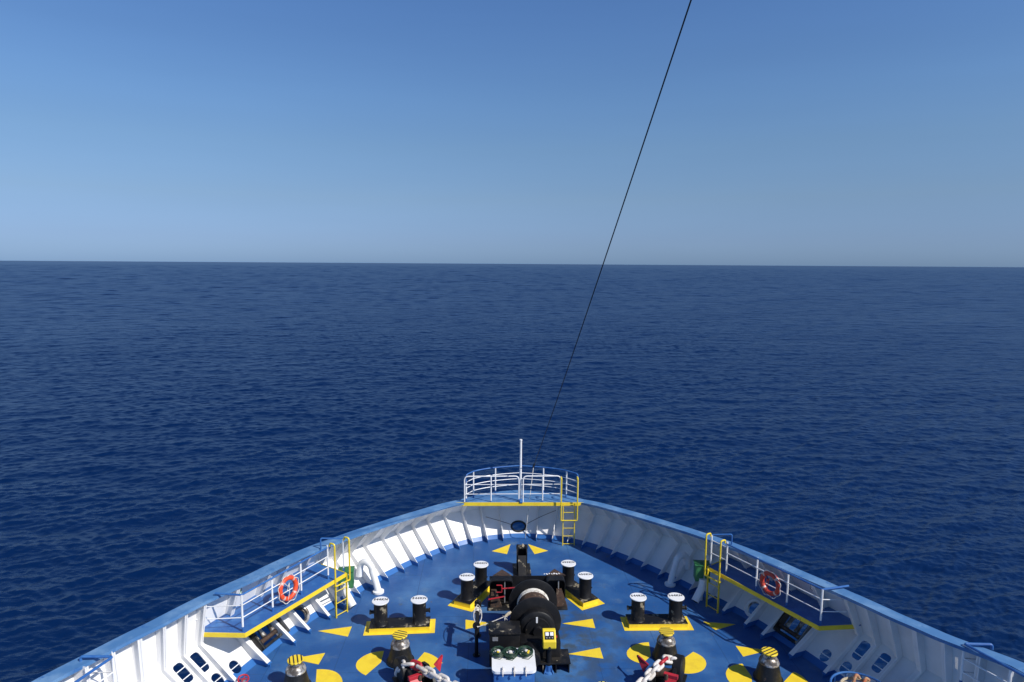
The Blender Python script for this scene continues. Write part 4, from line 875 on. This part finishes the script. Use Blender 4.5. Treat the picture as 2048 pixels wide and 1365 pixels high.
# ------------------------------------------------------------------ chain stoppers and anchor chains
def chain(label, pts, wred):
    P = [Vector(p) for p in pts]; o = thing('anchor_chain', label, 'chain', P[0], 'anchor chains'); L = [0]
    for a, b in zip(P, P[1:]): L.append(L[-1] + (b - a).length)
    def pos(s):
        s = min(max(s, 0), L[-1] - 1e-4)
        for i in range(len(P) - 1):
            if s <= L[i + 1]: return P[i].lerp(P[i + 1], (s - L[i]) / (L[i + 1] - L[i]))
        return P[-1]
    pitch = 0.225; k = 0; s = 0.1
    while s < L[-1]:
        c = pos(s); d = (pos(s + 0.1) - pos(s - 0.1)).normalized(); side = d.cross(Z).normalized(); upv = side.cross(d)
        ax = (side if k % 2 == 0 else upv) * 0.80 + (upv if k % 2 == 0 else -side) * 0.6
        hl, hr = 0.112, 0.072
        pt = [c + d * (sx * hl + hr * math.cos(a) * sx * 0 + 0) + 0 * d for sx in ()]
        for q in range(24):
            a = 2 * math.pi * q / 24; ca, sa = math.cos(a), math.sin(a)
            pt.append(c + d * (ca * hr + (hl - 0.03 if ca > 0.01 else (-hl + 0.03 if ca < -0.01 else 0))) * 1.0 + ax * sa * hr)
        mb = MB(); mb.tube(pt, 0.042, 10, True); mb.tube([c - ax * hr, c + ax * hr], 0.028, 8)
        mb.part('link', M['red'] if k in wred else M['chainwhite'], o); k += 1; s += pitch
    return o
def stopper(label, c, d, red_off):
    """c: centre on deck; d: direction of the chain run (forward)"""
    d = Vector(d).normalized(); side = Vector((d.y, -d.x, 0)); rot = Matrix((side, d, Z)).transposed()
    o = thing('chain_stopper', label, 'chain stopper', c, 'chain stoppers')
    for sg in (-1, 1):
        b = c + side * sg * 0.24
        pr = [(-0.5, 0), (-0.5, 0.2), (-0.32, 0.42), (0.02, 0.52), (0.3, 0.44), (0.46, 0.2), (0.46, 0)]
        MB().prism([b + d * y + Z * z - side * 0.035 for y, z in pr], side * 0.07).part('cheek', M['black'], o, smooth=0)
    MB().lathe([(0.10, -0.2), (0.16, -0.19), (0.12, -0.05), (0.12, 0.05), (0.16, 0.19), (0.10, 0.2)], c + d * 0.1 + Z * 0.3, side, 20).part('roller', M['rust'], o)
    MB().box(c + Z * 0.03, (0.9, 1.3, 0.05), rot, 0.01).part('base', M['black_worn'], o)
    b1 = c + Z * 0.5 + side * red_off * 0.36
    mb = MB(); mb.prism([b1 + side * red_off * 0.02 - d * 0.02, b1 + side * red_off * 0.34 + d * 0.22 + Z * 0.02, b1 + side * red_off * 0.40 + d * 0.30 - Z * 0.04, b1 + side * red_off * 0.12 - d * 0.14 - Z * 0.14], -d * 0.05); mb.part('locking_bar', M['red'], o, smooth=0)
    b2 = c + Z * 0.5 - side * red_off * 0.2 - d * 0.25
    mb = MB(); mb.box(b2, (0.34, 0.10, 0.09), rot, 0.012); mb.prism([b2 + side * 0.17, b2 - side * 0.17, b2 - side * 0.08 - d * 0.18 - Z * 0.18, b2 + side * 0.10 - d * 0.18 - Z * 0.18], d * 0.03); mb.part('pawl', M['red'], o, smooth=0)
    MB().lathe([(0.10, -0.13), (0.30, -0.12), (0.33, -0.09), (0.33, 0.09), (0.30, 0.12), (0.10, 0.13)], c + d * 0.42 - side * red_off * 0.26 + Z * 0.30, side, 30).part('guide_wheel', M['black'], o)
    MB().lathe([(0.05, 0), (0.05, 0.1), (0.03, 0.16)], c - side * red_off * 0.1 - d * 0.3 + Z * 0.38, Z, 12).part('spindle', M['rust'], o)
    return o
def cz_(px, py, z): return at(px, py, z)
stopper('black chain stopper with red locking plates under the left anchor chain', at(838, 1376, 0) , (-0.55, 1, 0), 1)
stopper('black chain stopper with red locking bars under the right anchor chain', at(1328, 1374, 0), (0.5, 1, 0), -1)
chain('left white anchor chain with a red link running over its black stopper', [cz_(797, 1349, 0.2), cz_(803, 1331, 0.52), cz_(828, 1329, 0.62), cz_(862, 1347, 0.62), cz_(900, 1367, 0.62), cz_(960, 1400, 0.6)], (3,))
chain('right white anchor chain with a red link running over its black stopper', [cz_(1358, 1341, 0.2), cz_(1349, 1322, 0.52), cz_(1332, 1318, 0.62), cz_(1313, 1335, 0.62), cz_(1285, 1365, 0.62), cz_(1255, 1395, 0.6)], (3,))

# ------------------------------------------------------------------ aft side rails
for sg in (-1, 1):
    if sg < 0: cor, endp, aft = at(225.5, 1314, 2.15), at(161, 1313.5, 2.2), at(150, 1366, 2.15)
    else: cor, endp, aft = at(1928.5, 1288, 2.15), at(1985, 1285, 2.25), at(2050, 1353, 2.15)
    o = thing('aft_railing', 'blue-topped railing at the aft end of the sunlit left bulwark' if sg < 0 else 'blue-topped railing at the aft end of the shaded right bulwark', 'railing', (cor.x, cor.y, 1.2), 'railings at the aft ends of the bulwark')
    d = (aft - cor).normalized(); far = cor + d * 4.0
    e2 = Vector((endp.x, endp.y, z_t(s_of(endp)) - 0.02))
    MB().tube(arc_corner([e2, Vector((endp.x, endp.y, 2.2)), cor, far], 0.06), 0.03, 8).part('top_rail', M['blue'], o)
    for k in range(4):
        p = cor + d * k * 0.95; post(p - Z * 0.97, p - Z * 0.02, 0.028, o)
    wv = Vector((endp.x, endp.y, 0)) - Vector((cor.x, cor.y, 0)); wv = wv * 0.98
    for zz in (0.33, 0.65): MB().tube([cor + wv * (0.95 if sg > 0 or zz < 0.5 else 0.02) - Z * zz, cor - Z * zz, far - Z * zz], 0.016, 6).part('rail', M['white'], o)
    po = thing('aft_platform', 'blue platform under the aft railing on the left side' if sg < 0 else 'blue platform under the aft railing on the right side', 'platform', (cor.x, cor.y, 1.2))
    q = [cor, cor + wv * 1.2, far + wv * 1.6 , far]
    MB().prism([Vector((p.x, p.y, 1.17)) for p in q], (0, 0, -0.04)).part('top_plate', M['blue'], po, smooth=0)

# ------------------------------------------------------------------ rope bin at the lower right, valve at the lower left
c = at(1722, 1384, 0.8); c.z = 0
o = thing('rope_bin', 'round blue-rimmed rope bin by the right bulwark', 'bin', c)
MB().ring(c + Z * 0.86, Z, 0.62, 0.025, 40, 8).part('rim', M['blue'], o)
for k in range(12):
    a = 2 * math.pi * k / 12; d = Vector((math.cos(a), math.sin(a), 0)); MB().tube([c + d * 0.62 + Z * 0.86, c + d * 0.62 + Z * 0.0], 0.014, 6).part('upright', M['blue'], o)
MB().ring(c + Z * 0.45, Z, 0.62, 0.015, 40, 6).part('hoop', M['blue'], o)
rp = thing('mooring_rope', 'heap of pale mooring rope with orange ends lying in the rope bin', 'rope', c + Z * 0.3)
mb = MB(); rr_ = random.Random(9)
for k in range(46):
    zz = 0.05 + 0.80 * (k / 46); rd = rr_.uniform(0.12, 0.52) * (1 if k < 36 else 0.75)
    mb.ring(c + Vector((rr_.uniform(-0.07, 0.07), rr_.uniform(-0.07, 0.07), zz + 0.02)), (rr_.uniform(-0.18, 0.18), rr_.uniform(-0.18, 0.18), 1), rd, 0.032, 26, 7)
mb.part('coil', M['rope'], rp)
for k, (dx, dy, h) in enumerate(((0.05, 0.30, 0.20), (0.26, 0.26, 0.13))):
    b = c + Vector((dx, dy, 0.80)); MB().tube(arc_corner([b + Vector((-0.14, -0.12, -0.02)), b + Vector((-0.05, -0.02, h * 0.7)), b + Vector((0.03, 0.04, h)), b + Vector((0.09, 0.02, h * 0.55))], 0.06), 0.034, 8).part('rope_end', M['rope_end'], rp)
c = at(487, 1366, 0.12); c.z = 0
o = thing('deck_valve', 'small red handwheel valve at the foot of the left bulwark', 'valve', c)
MB().tube([c, c + Z * 0.2], 0.05, 12).part('body', M['plate'], o)
mb = MB(); mb.ring(c + Z * 0.22, (0.2, -0.3, 1), 0.12, 0.018, 24, 8); mb.tube([c + Z * 0.22 - Vector((0.12, 0, 0)), c + Z * 0.22 + Vector((0.12, 0, 0))], 0.012, 6); mb.tube([c + Z * 0.22 - Vector((0, 0.12, 0)), c + Z * 0.22 + Vector((0, 0.12, 0))], 0.012, 6); mb.part('handwheel', M['red'], o)
